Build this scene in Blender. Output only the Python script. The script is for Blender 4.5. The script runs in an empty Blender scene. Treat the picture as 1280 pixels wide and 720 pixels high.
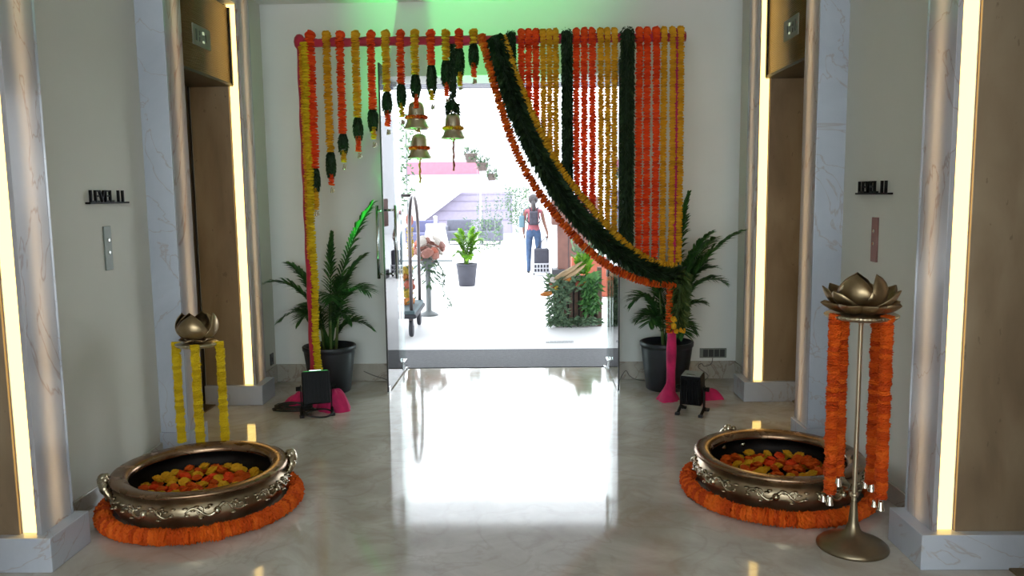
import bpy, bmesh, math, random
from mathutils import Vector, Matrix, Euler
random.seed(7)
R_ = random.uniform
PI = math.pi
scene = bpy.context.scene
C = scene.collection

# ------------------------------------------------------------------ camera
cam_d = bpy.data.cameras.new('camera')
cam_d.sensor_width = 36.0
cam_d.lens = 36.0 * 1000.0 / 1280.0
cam_d.clip_end = 500
cam = bpy.data.objects.new('camera', cam_d)
C.objects.link(cam)
_p, _r, _yaw = 0.1155, 0.012, -0.0195
_F = Vector((math.sin(_yaw)*math.cos(_p), math.cos(_yaw)*math.cos(_p), -math.sin(_p)))
_Rt = Vector((math.cos(_yaw), -math.sin(_yaw), 0))
_U = _Rt.cross(_F)
_R2 = math.cos(_r)*_Rt - math.sin(_r)*_U
_U2 = math.sin(_r)*_Rt + math.cos(_r)*_U
cam.matrix_world = Matrix(((_R2.x, _U2.x, -_F.x, 0.2065), (_R2.y, _U2.y, -_F.y, 0.0),
                           (_R2.z, _U2.z, -_F.z, 1.6), (0, 0, 0, 1)))
scene.camera = cam

# ------------------------------------------------------------------ world, exposure
w = bpy.data.worlds.new('sky'); scene.world = w
w.use_nodes = True
bg = w.node_tree.nodes['Background']
bg.inputs[0].default_value = (0.87, 0.94, 1.0, 1)
bg.inputs[1].default_value = 6.0
scene.view_settings.view_transform = 'Standard'
scene.view_settings.look = 'None'
scene.view_settings.gamma = 1.0
scene.view_settings.use_curve_mapping = False
scene.view_settings.exposure = 0.22
scene.cycles.max_bounces = 10
scene.cycles.transparent_max_bounces = 16
scene.cycles.sample_clamp_indirect = 6.0
LED_POWER = 3.4

# ------------------------------------------------------------------ materials
MATS = {}
def new_mat(name):
    m = bpy.data.materials.new(name); m.use_nodes = True
    nt = m.node_tree
    b = nt.nodes['Principled BSDF']
    MATS[name] = m
    return m, nt, b
def ramp(nt, stops):
    r = nt.nodes.new('ShaderNodeValToRGB')
    el = r.color_ramp.elements
    while len(el) < len(stops): el.new(0.5)
    for e, (p, c) in zip(el, stops):
        e.position = p; e.color = (*c, 1)
    return r
def coords(nt, scale=(1, 1, 1), kind='Object'):
    tc = nt.nodes.new('ShaderNodeTexCoord'); mp = nt.nodes.new('ShaderNodeMapping')
    mp.inputs['Scale'].default_value = scale
    nt.links.new(tc.outputs[kind], mp.inputs[0])
    return mp.outputs[0]
def simple(name, col, rough=0.5, metal=0.0, var=0.0, vscale=8, bump=0.0, bscale=40, spec=None, sheen=0):
    m, nt, b = new_mat(name)
    b.inputs['Base Color'].default_value = (*col, 1)
    b.inputs['Roughness'].default_value = rough
    b.inputs['Metallic'].default_value = metal
    if spec is not None: b.inputs['Specular IOR Level'].default_value = spec
    if sheen: b.inputs['Sheen Weight'].default_value = sheen
    if var > 0:
        n = nt.nodes.new('ShaderNodeTexNoise'); n.inputs['Scale'].default_value = vscale; n.inputs['Detail'].default_value = 4
        nt.links.new(coords(nt), n.inputs[0])
        r = ramp(nt, [(0.3, tuple(c*(1-var) for c in col)), (0.7, tuple(min(1, c*(1+var)) for c in col))])
        nt.links.new(n.outputs[0], r.inputs[0]); nt.links.new(r.outputs[0], b.inputs['Base Color'])
    if bump > 0:
        n = nt.nodes.new('ShaderNodeTexNoise'); n.inputs['Scale'].default_value = bscale; n.inputs['Detail'].default_value = 3
        nt.links.new(coords(nt), n.inputs[0])
        bp = nt.nodes.new('ShaderNodeBump'); bp.inputs['Strength'].default_value = bump; bp.inputs['Distance'].default_value = 0.01
        nt.links.new(n.outputs[0], bp.inputs['Height']); nt.links.new(bp.outputs[0], b.inputs['Normal'])
    return m
def island(name, stops, rough=0.7, trans=0.0, sheen=0.0):
    """colour varies from petal to petal / leaf to leaf; petals let a little light through"""
    m, nt, b = new_mat(name)
    g = nt.nodes.new('ShaderNodeNewGeometry')
    r = ramp(nt, stops)
    nt.links.new(g.outputs['Random Per Island'], r.inputs[0])
    nt.links.new(r.outputs[0], b.inputs['Base Color'])
    b.inputs['Roughness'].default_value = rough
    b.inputs['Specular IOR Level'].default_value = 0.25
    if trans > 0:
        t = nt.nodes.new('ShaderNodeBsdfTranslucent'); nt.links.new(r.outputs[0], t.inputs[0])
        mx = nt.nodes.new('ShaderNodeMixShader'); mx.inputs[0].default_value = trans
        nt.links.new(b.outputs[0], mx.inputs[1]); nt.links.new(t.outputs[0], mx.inputs[2])
        nt.links.new(mx.outputs[0], nt.nodes['Material Output'].inputs[0])
    return m
def emit(name, col, strength):
    m, nt, b = new_mat(name)
    b.inputs['Base Color'].default_value = (0, 0, 0, 1)
    b.inputs['Emission Color'].default_value = (*col, 1)
    b.inputs['Emission Strength'].default_value = strength
    return m
def marble(name, base, dark, vein, scale=1.2, rough=0.1, ior=1.5, veinw=0.02, translucent=0.0, vstr=0.8, stretch=(1, 1, 1)):
    m, nt, b = new_mat(name)
    L = nt.links
    co = coords(nt, stretch)
    n1 = nt.nodes.new('ShaderNodeTexNoise'); n1.inputs['Scale'].default_value = scale; n1.inputs['Detail'].default_value = 8
    n1.inputs['Roughness'].default_value = 0.62; n1.inputs['Distortion'].default_value = 0.8
    L.new(co, n1.inputs[0])
    r1 = ramp(nt, [(0.3, dark), (0.68, base)]); L.new(n1.outputs[0], r1.inputs[0])
    n2 = nt.nodes.new('ShaderNodeTexNoise'); n2.inputs['Scale'].default_value = scale*1.1; n2.inputs['Detail'].default_value = 5
    n2.inputs['Distortion'].default_value = 1.6
    L.new(co, n2.inputs[0])
    r2 = ramp(nt, [(0.5-veinw, (0, 0, 0)), (0.5, (vstr,)*3), (0.5+veinw, (0, 0, 0))])
    L.new(n2.outputs[0], r2.inputs[0])
    mx = nt.nodes.new('ShaderNodeMix'); mx.data_type = 'RGBA'
    L.new(r2.outputs[0], mx.inputs[0]); L.new(r1.outputs[0], mx.inputs[6]); mx.inputs[7].default_value = (*vein, 1)
    L.new(mx.outputs[2], b.inputs['Base Color'])
    b.inputs['Roughness'].default_value = rough; b.inputs['IOR'].default_value = ior
    if translucent:
        t = nt.nodes.new('ShaderNodeBsdfTranslucent'); L.new(mx.outputs[2], t.inputs[0])
        ms = nt.nodes.new('ShaderNodeMixShader'); ms.inputs[0].default_value = translucent
        L.new(b.outputs[0], ms.inputs[1]); L.new(t.outputs[0], ms.inputs[2])
        L.new(ms.outputs[0], nt.nodes['Material Output'].inputs[0])
    return m
def glassy(name, tint, refl=1.0):
    """clear pane: lets light straight through with a tint, mirror reflection by Fresnel"""
    m, nt, b = new_mat(name); L = nt.links
    tr = nt.nodes.new('ShaderNodeBsdfTransparent'); tr.inputs[0].default_value = (*tint, 1)
    gl = nt.nodes.new('ShaderNodeBsdfGlossy'); gl.inputs['Roughness'].default_value = 0.01
    fr = nt.nodes.new('ShaderNodeFresnel'); fr.inputs[0].default_value = 1.3
    mx = nt.nodes.new('ShaderNodeMixShader')
    L.new(fr.outputs[0], mx.inputs[0]); L.new(tr.outputs[0], mx.inputs[1]); L.new(gl.outputs[0], mx.inputs[2])
    L.new(mx.outputs[0], nt.nodes['Material Output'].inputs[0])
    return m

marble('floor_marble', (0.62, 0.57, 0.52), (0.40, 0.345, 0.285), (0.32, 0.24, 0.17), scale=2.0, rough=0.07, ior=1.75, veinw=0.04, vstr=0.24)
marble('grey_marble', (0.56, 0.57, 0.62), (0.46, 0.47, 0.53), (0.30, 0.20, 0.17), scale=1.3, rough=0.16, veinw=0.008, translucent=0.5, vstr=0.6, stretch=(1, 1, 0.45))
marble('plinth_marble', (0.49, 0.51, 0.57), (0.41, 0.43, 0.49), (0.36, 0.28, 0.24), scale=1.8, rough=0.15, veinw=0.012, vstr=0.6)
marble('skirting_marble', (0.50, 0.46, 0.40), (0.38, 0.34, 0.29), (0.28, 0.22, 0.18), scale=3.0, rough=0.15, veinw=0.02)
def travertine():
    m, nt, b = new_mat('travertine'); L = nt.links
    co = coords(nt, (2.2, 2.2, 0.7))
    n = nt.nodes.new('ShaderNodeTexNoise'); n.inputs['Scale'].default_value = 2.2; n.inputs['Detail'].default_value = 7; n.inputs['Distortion'].default_value = 0.5
    L.new(co, n.inputs[0])
    r = ramp(nt, [(0.3, (0.18, 0.12, 0.072)), (0.5, (0.25, 0.175, 0.108)), (0.7, (0.31, 0.23, 0.15))]); L.new(n.outputs[0], r.inputs[0])
    n2 = nt.nodes.new('ShaderNodeTexNoise'); n2.inputs['Scale'].default_value = 34; n2.inputs['Detail'].default_value = 3
    L.new(coords(nt, (1, 1, 0.45)), n2.inputs[0])
    r2 = ramp(nt, [(0.68, (0, 0, 0)), (0.73, (0.6,)*3)]); L.new(n2.outputs[0], r2.inputs[0])
    mx = nt.nodes.new('ShaderNodeMix'); mx.data_type = 'RGBA'
    L.new(r2.outputs[0], mx.inputs[0]); L.new(r.outputs[0], mx.inputs[6]); mx.inputs[7].default_value = (0.13, 0.085, 0.05, 1)
    L.new(mx.outputs[2], b.inputs['Base Color']); b.inputs['Roughness'].default_value = 0.4
travertine()
simple('wall_paint', (0.74, 0.74, 0.71), 0.75, var=0.03, vscale=1.5, bump=0.03, bscale=180)
simple('wall_paint_dimmed', (0.61, 0.595, 0.53), 0.75, var=0.03, vscale=1.5, bump=0.03, bscale=180)  # wall paint darkened and yellowed for the side walls' dimmer, warmer light
simple('ceiling_paint', (0.75, 0.75, 0.72), 0.85, var=0.02)
simple('bronze_door', (0.15, 0.11, 0.08), 0.32, 0.85, var=0.15, vscale=3)
simple('bronze_rib', (0.22, 0.15, 0.075), 0.36, 0.9, var=0.12, vscale=5)
simple('dark_trim', (0.02, 0.017, 0.015), 0.4)
emit('led_warm', (1.0, 0.66, 0.19), LED_POWER)
emit('led_back', (1.0, 0.66, 0.28), 9.0)
emit('digit_glow', (0.75, 0.85, 0.55), 0.55)
simple('plate_steel', (0.20, 0.215, 0.19), 0.5, 0.4, var=0.1)
simple('plate_copper', (0.26, 0.12, 0.10), 0.5, 0.3, var=0.1)
simple('button_metal', (0.8, 0.8, 0.78), 0.2, 1.0)
simple('sign_black', (0.004, 0.004, 0.004), 0.6, spec=0.25)
simple('socket_dark', (0.03, 0.032, 0.035), 0.35)
simple('steel', (0.62, 0.63, 0.64), 0.18, 1.0)
glassy('door_glass', (0.90, 0.965, 0.94))
glassy('window_glass', (0.95, 0.98, 0.97))
simple('window_frame', (0.25, 0.25, 0.26), 0.5)
simple('mat_grey', (0.042, 0.042, 0.047), 0.75, var=0.25, vscale=30, bump=0.2, bscale=200)
simple('paving_white', (0.55, 0.54, 0.54), 0.5, var=0.05, vscale=1)
simple('canopy_paint', (0.04, 0.04, 0.045), 0.6)
simple('slat_paint', (0.22, 0.22, 0.25), 0.5)
simple('magenta_cloth', (0.52, 0.010, 0.10), 0.8, var=0.25, vscale=12, bump=0.3, bscale=30, sheen=0.05)
simple('crimson_cloth', (0.40, 0.008, 0.032), 0.7, var=0.25, vscale=14, bump=0.25, bscale=40, sheen=0.2)
simple('pot_black', (0.018, 0.021, 0.028), 0.38, var=0.2, vscale=6)
simple('soil', (0.03, 0.02, 0.013), 0.95, var=0.4, vscale=60, bump=0.6, bscale=90)
simple('lamp_black', (0.003, 0.003, 0.004), 0.55, var=0.2, vscale=20, spec=0.2)
simple('lamp_lens', (0.3, 0.32, 0.3), 0.15)
emit('lens_green', (0.10, 1.0, 0.2), 0.4)
simple('cable_black', (0.01, 0.01, 0.01), 0.5)
simple('cable_grey', (0.13, 0.12, 0.11), 0.5)
island('petal_orange', [(0, (0.52, 0.050, 0.003)), (0.5, (0.70, 0.095, 0.005)), (1, (0.82, 0.15, 0.009))], trans=0.25)
island('petal_red', [(0, (0.72, 0.045, 0.008)), (0.5, (0.92, 0.085, 0.014)), (1, (0.98, 0.13, 0.018))], trans=0.38)
island('petal_yellow', [(0, (0.62, 0.30, 0.010)), (0.5, (0.78, 0.40, 0.014)), (1, (0.88, 0.50, 0.03))], trans=0.3)
island('petal_lemon', [(0, (0.60, 0.40, 0.006)), (0.5, (0.76, 0.54, 0.010)), (1, (0.85, 0.64, 0.02))], trans=0.25)
island('leaf_dark', [(0, (0.008, 0.018, 0.008)), (0.6, (0.018, 0.040, 0.014)), (1, (0.045, 0.075, 0.025))], 0.55, trans=0.15)
island('leaf_mid', [(0, (0.03, 0.06, 0.016)), (0.6, (0.06, 0.10, 0.025)), (1, (0.14, 0.17, 0.05))], 0.55, trans=0.2)
island('leaf_palm', [(0, (0.022, 0.075, 0.02)), (0.6, (0.04, 0.125, 0.03)), (1, (0.07, 0.18, 0.04))], 0.42, trans=0.25)
island('leaf_bright', [(0, (0.05, 0.14, 0.012)), (0.6, (0.10, 0.24, 0.015)), (1, (0.16, 0.30, 0.02))], 0.5, trans=0.3)  # brighter, yellower green leaf colour
island('leaf_far', [(0, (0.05, 0.085, 0.05)), (0.6, (0.085, 0.14, 0.08)), (1, (0.14, 0.20, 0.11))], 0.6, trans=0.2)
simple('stem_green', (0.10, 0.16, 0.04), 0.5, var=0.3, vscale=20)
simple('brass_bell', (0.62, 0.52, 0.36), 0.30, 0.9, var=0.2, vscale=12, bump=0.05, bscale=80)
simple('bell_silver', (0.78, 0.72, 0.62), 0.18, 1.0)
simple('rope_orange', (0.45, 0.15, 0.02), 0.8, var=0.4, vscale=60, bump=0.5, bscale=120)
simple('rope_red', (0.30, 0.06, 0.06), 0.8, var=0.4, vscale=60, bump=0.5, bscale=120)
def antique(name, col, dark, rough):
    m, nt, b = new_mat(name); L = nt.links
    n = nt.nodes.new('ShaderNodeTexNoise'); n.inputs['Scale'].default_value = 9; n.inputs['Detail'].default_value = 6
    L.new(coords(nt), n.inputs[0])
    r = ramp(nt, [(0.35, dark), (0.65, col)]); L.new(n.outputs[0], r.inputs[0])
    L.new(r.outputs[0], b.inputs['Base Color'])
    b.inputs['Metallic'].default_value = 0.92
    rr = nt.nodes.new('ShaderNodeMapRange'); rr.inputs[3].default_value = rough*0.75; rr.inputs[4].default_value = rough*1.3
    L.new(n.outputs[0], rr.inputs[0]); L.new(rr.outputs[0], b.inputs['Roughness'])
antique('urli_brass', (0.44, 0.35, 0.235), (0.26, 0.19, 0.115), 0.30)
antique('urli_rim', (0.34, 0.215, 0.135), (0.20, 0.115, 0.065), 0.26)
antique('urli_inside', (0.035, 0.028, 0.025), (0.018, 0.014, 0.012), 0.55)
antique('urli_relief', (0.55, 0.47, 0.34), (0.32, 0.25, 0.16), 0.25)
antique('lotus_bronze', (0.42, 0.31, 0.18), (0.24, 0.165, 0.09), 0.34)
simple('stand_metal', (0.48, 0.40, 0.28), 0.28, 0.95, var=0.12, vscale=10)
simple('stand_dark', (0.26, 0.20, 0.13), 0.32, 0.9, var=0.15, vscale=10)
# outside
simple('pot_slate', (0.03, 0.03, 0.042), 0.6, var=0.15)
simple('skin', (0.16, 0.075, 0.05), 0.6)
simple('top_pink', (0.30, 0.085, 0.105), 0.8, var=0.1)
simple('jeans', (0.035, 0.065, 0.13), 0.85, var=0.2, vscale=14)
simple('hair_dark', (0.018, 0.012, 0.013), 0.55, var=0.3, vscale=30)
simple('shoe_dark', (0.02, 0.02, 0.025), 0.6)
simple('pack_dark', (0.025, 0.022, 0.035), 0.7, var=0.3, vscale=20)
simple('pack_blue', (0.07, 0.13, 0.16), 0.7)
simple('case_dark', (0.022, 0.022, 0.035), 0.6, var=0.2)
simple('case_white', (0.35, 0.35, 0.38), 0.5)
simple('desk_wood', (0.085, 0.032, 0.022), 0.5, var=0.2, vscale=6)
simple('desk_foot', (0.012, 0.011, 0.014), 0.5)
simple('crate_wood', (0.075, 0.04, 0.025), 0.7, var=0.3, vscale=10)
simple('crate_dark', (0.012, 0.010, 0.010), 0.8)
simple('husk_cream', (0.28, 0.19, 0.10), 0.7, var=0.2)
simple('bloom_white', (0.36, 0.32, 0.28), 0.7)
simple('bloom_coral', (0.30, 0.07, 0.035), 0.7, var=0.2)
simple('bloom_orange', (0.34, 0.11, 0.01), 0.7, var=0.2)
simple('bloom_pink', (0.24, 0.10, 0.075), 0.7, var=0.25)
simple('bloom_yellow', (0.30, 0.20, 0.01), 0.7)
simple('cart_brass', (0.12, 0.10, 0.10), 0.35, 0.6)
simple('cart_deck', (0.05, 0.08, 0.09), 0.7)
simple('rubber', (0.018, 0.018, 0.024), 0.7)
simple('banner_pink', (0.30, 0.10, 0.14), 0.7, var=0.05)
simple('wall_lavender', (0.21, 0.185, 0.25), 0.8, var=0.05)
simple('wall_line', (0.15, 0.13, 0.18), 0.8)
simple('cloth_white', (0.45, 0.45, 0.46), 0.8)
simple('chair_blue', (0.085, 0.085, 0.16), 0.8, var=0.1)
simple('chair_grey', (0.10, 0.10, 0.13), 0.8, var=0.1)
simple('basket_brown', (0.10, 0.075, 0.065), 0.8, var=0.3, vscale=30)
simple('string_grey', (0.20, 0.21, 0.22), 0.7)
simple('building_white', (0.6, 0.6, 0.62), 0.7)
simple('ledge_grey', (0.13, 0.14, 0.14), 0.6)
simple('pool_blue', (0.12, 0.16, 0.17), 0.15)
def M(n): return MATS[n]

# ------------------------------------------------------------------ mesh tools
class MB:
    def __init__(self): self.v = []; self.f = []
    def add(self, vs, fs):
        o = len(self.v); self.v += [tuple(q) for q in vs]; self.f += [tuple(i+o for i in f) for f in fs]
        return self
    def box(self, x0, x1, y0, y1, z0, z1, mtx=None):
        if x0 > x1: x0, x1 = x1, x0
        vs = [Vector(p) for p in ((x0,y0,z0),(x1,y0,z0),(x1,y1,z0),(x0,y1,z0),(x0,y0,z1),(x1,y0,z1),(x1,y1,z1),(x0,y1,z1))]
        if mtx: vs = [mtx @ q for q in vs]
        return self.add(vs, [(0,3,2,1),(4,5,6,7),(0,1,5,4),(1,2,6,5),(2,3,7,6),(3,0,4,7)])
    def cbox(self, c, s, rot=(0,0,0)):
        m = Matrix.Translation(Vector(c)) @ Euler(rot).to_matrix().to_4x4()
        return self.box(-s[0]/2, s[0]/2, -s[1]/2, s[1]/2, -s[2]/2, s[2]/2, m)
    def tube(self, pts, rad, n=8, caps=True):
        pts = [Vector(q) for q in pts]
        rads = rad if isinstance(rad, (list, tuple)) else [rad]*len(pts)
        vs, fs = [], []
        up = None
        for i, q in enumerate(pts):
            t = (pts[min(i+1, len(pts)-1)] - pts[max(i-1, 0)])
            t = t.normalized() if t.length > 1e-9 else Vector((0,0,1))
            if up is None:
                up = Vector((1,0,0)) if abs(t.x) < 0.8 else Vector((0,1,0))
            a = (up - t*up.dot(t))
            a = a.normalized() if a.length > 1e-6 else t.orthogonal().normalized()
            up = a; b = t.cross(a)
            for k in range(n):
                an = 2*PI*k/n
                vs.append(q + (a*math.cos(an) + b*math.sin(an))*rads[i])
        for i in range(len(pts)-1):
            for k in range(n):
                k2 = (k+1) % n
                fs.append((i*n+k, i*n+k2, (i+1)*n+k2, (i+1)*n+k))
        if caps:
            fs.append(tuple(range(n-1, -1, -1))); fs.append(tuple((len(pts)-1)*n+k for k in range(n)))
        return self.add(vs, fs)
    def lathe(self, prof, n=48, c=(0,0,0), jag=None, caps=False):
        vs, fs = [], []
        m = len(prof)
        for r, z in prof:
            for k in range(n):
                a = 2*PI*k/n
                rr = r if jag is None else r*(1+jag(k, r, z))
                vs.append((c[0]+rr*math.cos(a), c[1]+rr*math.sin(a), c[2]+z))
        for i in range(m-1):
            for k in range(n):
                k2 = (k+1) % n
                fs.append((i*n+k, i*n+k2, (i+1)*n+k2, (i+1)*n+k))
        if caps and prof[0][0] > 1e-6: fs.append(tuple(range(n-1, -1, -1)))
        if caps and prof[-1][0] > 1e-6: fs.append(tuple((m-1)*n+k for k in range(n)))
        return self.add(vs, fs)
    def ball(self, c, r, n=10, squash=(1,1,1)):
        prof = [(max(1e-7, math.sin(PI*i/6)), -math.cos(PI*i/6)) for i in range(7)]
        vs, fs = [], []
        for rr, z in prof:
            for k in range(n):
                a = 2*PI*k/n
                vs.append((c[0]+r*squash[0]*rr*math.cos(a), c[1]+r*squash[1]*rr*math.sin(a), c[2]+r*squash[2]*z))
        for i in range(6):
            for k in range(n):
                k2 = (k+1) % n
                fs.append((i*n+k, i*n+k2, (i+1)*n+k2, (i+1)*n+k))
        return self.add(vs, fs)
    def flower(self, c, t, rad, h, n=12, ruff=0.14):
        """one marigold head strung on a thread running along t"""
        c = Vector(c); t = Vector(t).normalized()
        a = t.orthogonal().normalized(); b = t.cross(a)
        ph = R_(0, 2*PI)
        vs, fs = [], []
        rings = ((0.45, -0.52), (0.97, -0.30), (1.0, 0.26), (0.5, 0.52))
        for j, (rr, zz) in enumerate(rings):
            for k in range(n):
                an = ph + 2*PI*k/n
                q = rr*rad*(1 + (R_(-ruff, ruff) if j in (1, 2) else 0) + (0.06 if (k+j) % 2 else -0.06))
                vs.append(c + (a*math.cos(an)+b*math.sin(an))*q + t*(zz*h + R_(-0.18, 0.18)*h*(j in (1, 2))))
        for i in range(3):
            for k in range(n):
                k2 = (k+1) % n
                fs.append((i*n+k, i*n+k2, (i+1)*n+k2, (i+1)*n+k))
        fs.append(tuple(range(n-1, -1, -1))); fs.append(tuple(3*n+k for k in range(n)))
        return self.add(vs, fs)
    def fine_flower(self, c, t, rad, h, n=26):
        """a close-up marigold head: two ruffled layers of petal tips"""
        c = Vector(c); t = Vector(t).normalized()
        a = t.orthogonal().normalized(); b = t.cross(a); ph = R_(0, 2*PI)
        vs, fs = [], []
        rings = ((0.5, -0.5, 0), (0.96, -0.42, 1), (0.84, -0.16, 0), (1.03, 0.04, 2), (0.84, 0.22, 0), (0.95, 0.44, 1), (0.45, 0.5, 0))
        for j, (rr, zz, k_) in enumerate(rings):
            for k in range(n):
                an = ph + 2*PI*(k+(0.5 if k_ == 2 else 0))/n
                q = rr*rad*(1+(R_(-.13, .10) if k_ else R_(-.03, .03)) + (0.055 if (k % 2) == (k_ == 2) else -0.055)*(k_ > 0))
                vs.append(c + (a*math.cos(an)+b*math.sin(an))*q + t*(zz*h + R_(-.12, .12)*h*(k_ > 0)))
        m = len(rings)
        for i in range(m-1):
            for k in range(n):
                k2 = (k+1) % n
                fs.append((i*n+k, i*n+k2, (i+1)*n+k2, (i+1)*n+k))
        fs.append(tuple(range(n-1, -1, -1))); fs.append(tuple((m-1)*n+k for k in range(n)))
        return self.add(vs, fs)
    def leafblade(self, p, d, nrm, ln, wd):
        p = Vector(p); d = Vector(d).normalized(); s = d.cross(Vector(nrm))
        s = s.normalized() if s.length > 1e-6 else d.orthogonal().normalized()
        return self.add([p, p+d*ln*0.45+s*wd/2, p+d*ln, p+d*ln*0.45-s*wd/2], [(0, 1, 2, 3)])
    def build(self, name, mat, parent=None, smooth=False, bevel=0.0, loc=None):
        me = bpy.data.meshes.new(name)
        me.from_pydata(self.v, [], self.f); me.update()
        if isinstance(mat, str): mat = M(mat)
        me.materials.append(mat)
        if smooth: me.polygons.foreach_set('use_smooth', [True]*len(me.polygons))
        o = bpy.data.objects.new(name, me); C.objects.link(o)
        if parent is not None: o.parent = parent
        if loc is not None: o.location = loc
        if bevel > 0:
            md = o.modifiers.new('bevel', 'BEVEL'); md.width = bevel; md.segments = 2; md.limit_method = 'ANGLE'
            md.harden_normals = False
        if smooth == 'auto':
            md = None
        return o
def fix_normals(o):
    bm = bmesh.new(); bm.from_mesh(o.data); bmesh.ops.recalc_face_normals(bm, faces=bm.faces); bm.to_mesh(o.data); bm.free()
    return o
def tag(o, label, cat, group=None):
    o['label'] = label; o['category'] = cat
    if group: o['group'] = group
    return o
def thing(name, label, cat, loc=(0,0,0), rz=0.0, group=None):
    o = bpy.data.objects.new(name, None); o.empty_display_size = 0.05; C.objects.link(o)
    o.location = loc; o.rotation_euler = (0, 0, rz)
    return tag(o, label, cat, group)
def struct(o, label=None):
    o['kind'] = 'structure'
    if label: o['label'] = label
    return o
def stuff(o): o['kind'] = 'stuff'; return o
def sempty(name, label=None, loc=(0,0,0)):
    o = bpy.data.objects.new(name, None); o.empty_display_size = 0.05; C.objects.link(o); o.location = loc
    return struct(o, label)
def sample(pts, step):
    """resample a polyline at even steps -> list of (point, tangent)"""
    pts = [Vector(q) for q in pts]
    out = []; need = 0.0
    for a, b in zip(pts, pts[1:]):
        d = b-a; L = d.length
        if L < 1e-9: continue
        t = need
        while t <= L:
            out.append((a+d*(t/L), d/L)); t += step
        need = t-L
    return out
def spline(pts, n=12):
    """Catmull-Rom through pts"""
    P = [Vector(q) for q in pts]; P = [P[0]*2-P[1]] + P + [P[-1]*2-P[-2]]
    out = []
    for i in range(1, len(P)-2):
        for k in range(n):
            t = k/n
            out.append(0.5*((2*P[i]) + (P[i+1]-P[i-1])*t + (2*P[i-1]-5*P[i]+4*P[i+1]-P[i+2])*t*t + (3*P[i]-P[i-1]-3*P[i+1]+P[i+2])*t**3))
    out.append(P[-2])
    return out

# ------------------------------------------------------------------ the setting
WX, PX, LX, TX, DX = 2.09, 1.92, 2.016, 2.31, 2.31   # wall, pilaster face, light strip, jamb inner, lift door
YB, YD, YR = 6.84, 7.33, -1.8                       # back wall, entrance doors, rear wall
ZC = 3.20
struct(MB().box(-2.6, 2.6, YR, YD, -0.1, 0).build('floor', 'floor_marble'), 'polished beige marble lobby floor')
struct(MB().box(-2.6, 2.6, YR-0.2, YD, ZC, ZC+0.15).build('ceiling', 'ceiling_paint'), 'plain white ceiling')
mb = MB().box(-2.6, -0.955, YB, YD, 0, ZC).box(0.955, 2.6, YB, YD, 0, ZC).box(-0.955, 0.955, YB, YD, 2.60, ZC)
struct(mb.build('wall_back', 'wall_paint'), 'white back wall around the glass entrance')
PORTALS = ((2.29, 3.30), (5.07, 6.08))              # lift openings, from near to far
for s, side in ((-1, 'left'), (1, 'right')):
    mb = MB()
    for a, b, x in ((YR, 2.05, WX), (3.55, 4.83, WX), (6.33, YB, 2.0)):
        mb.box(s*x, s*2.6, a, b, 0, ZC)
    for a, b in PORTALS:                             # masonry behind the pilasters, the lift shaft and the header
        mb.box(s*2.03, s*2.6, a-0.24, a-0.02, 0, ZC)
        mb.box(s*2.07, s*2.6, b+0.04, b+0.25, 0, ZC)
        mb.box(s*(DX+0.06), s*2.6, a-0.02, b+0.02, 0, ZC)
        mb.box(s*1.93, s*(DX+0.06), a-0.02, b+0.02, 3.03, ZC)
    struct(mb.build('wall_'+side, 'wall_paint_dimmed'), side+' lobby wall with two lift openings')
    bb = MB()
    for a, b, x in ((YR, 2.05, WX), (3.55, 4.83, WX)):
        bb.box(s*(x-0.014), s*x, a, b, 0, 0.095)
    bb.box(s*1.986, s*2.0, 6.33, YB, 0, 0.15)
    struct(bb.build('baseboard_'+side, 'skirting_marble', bevel=0.003), 'marble skirting along the %s wall' % side)
bb = MB().box(-2.0, -0.955, YB-0.014, YB, 0, 0.155).box(0.955, 2.0, YB-0.014, YB, 0, 0.155)
struct(bb.build('baseboard_back', 'skirting_marble', bevel=0.003), 'beige marble skirting of the back wall')
# rear wall behind the camera, with an unseen window added to fill the lobby with daylight
WW, WZ0, WZ1 = 1.95, 0.35, 2.95
mb = MB().box(-2.6, -WW, YR-0.2, YR, 0, ZC).box(WW, 2.6, YR-0.2, YR, 0, ZC).box(-WW, WW, YR-0.2, YR, 0, WZ0).box(-WW, WW, YR-0.2, YR, WZ1, ZC)
struct(mb.build('wall_rear', 'wall_paint'), 'white rear wall with a wide window added for daylight')
w1 = sempty('fill_window_1', 'unseen wide window added in the rear wall for daylight', (0, YR-0.1, 0))
MB().box(-WW, WW, -0.006, 0.006, WZ0, WZ1).build('pane', 'window_glass', w1)
mb = MB().box(-WW, WW, -.03, .03, WZ0, WZ0+.05).box(-WW, WW, -.03, .03, WZ1-.05, WZ1).box(-WW, -WW+.05, -.03, .03, WZ0, WZ1).box(WW-.05, WW, -.03, .03, WZ0, WZ1).box(-.025, .025, -.03, .03, WZ0, WZ1)
mb.build('window_frame', 'window_frame', w1)

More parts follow.
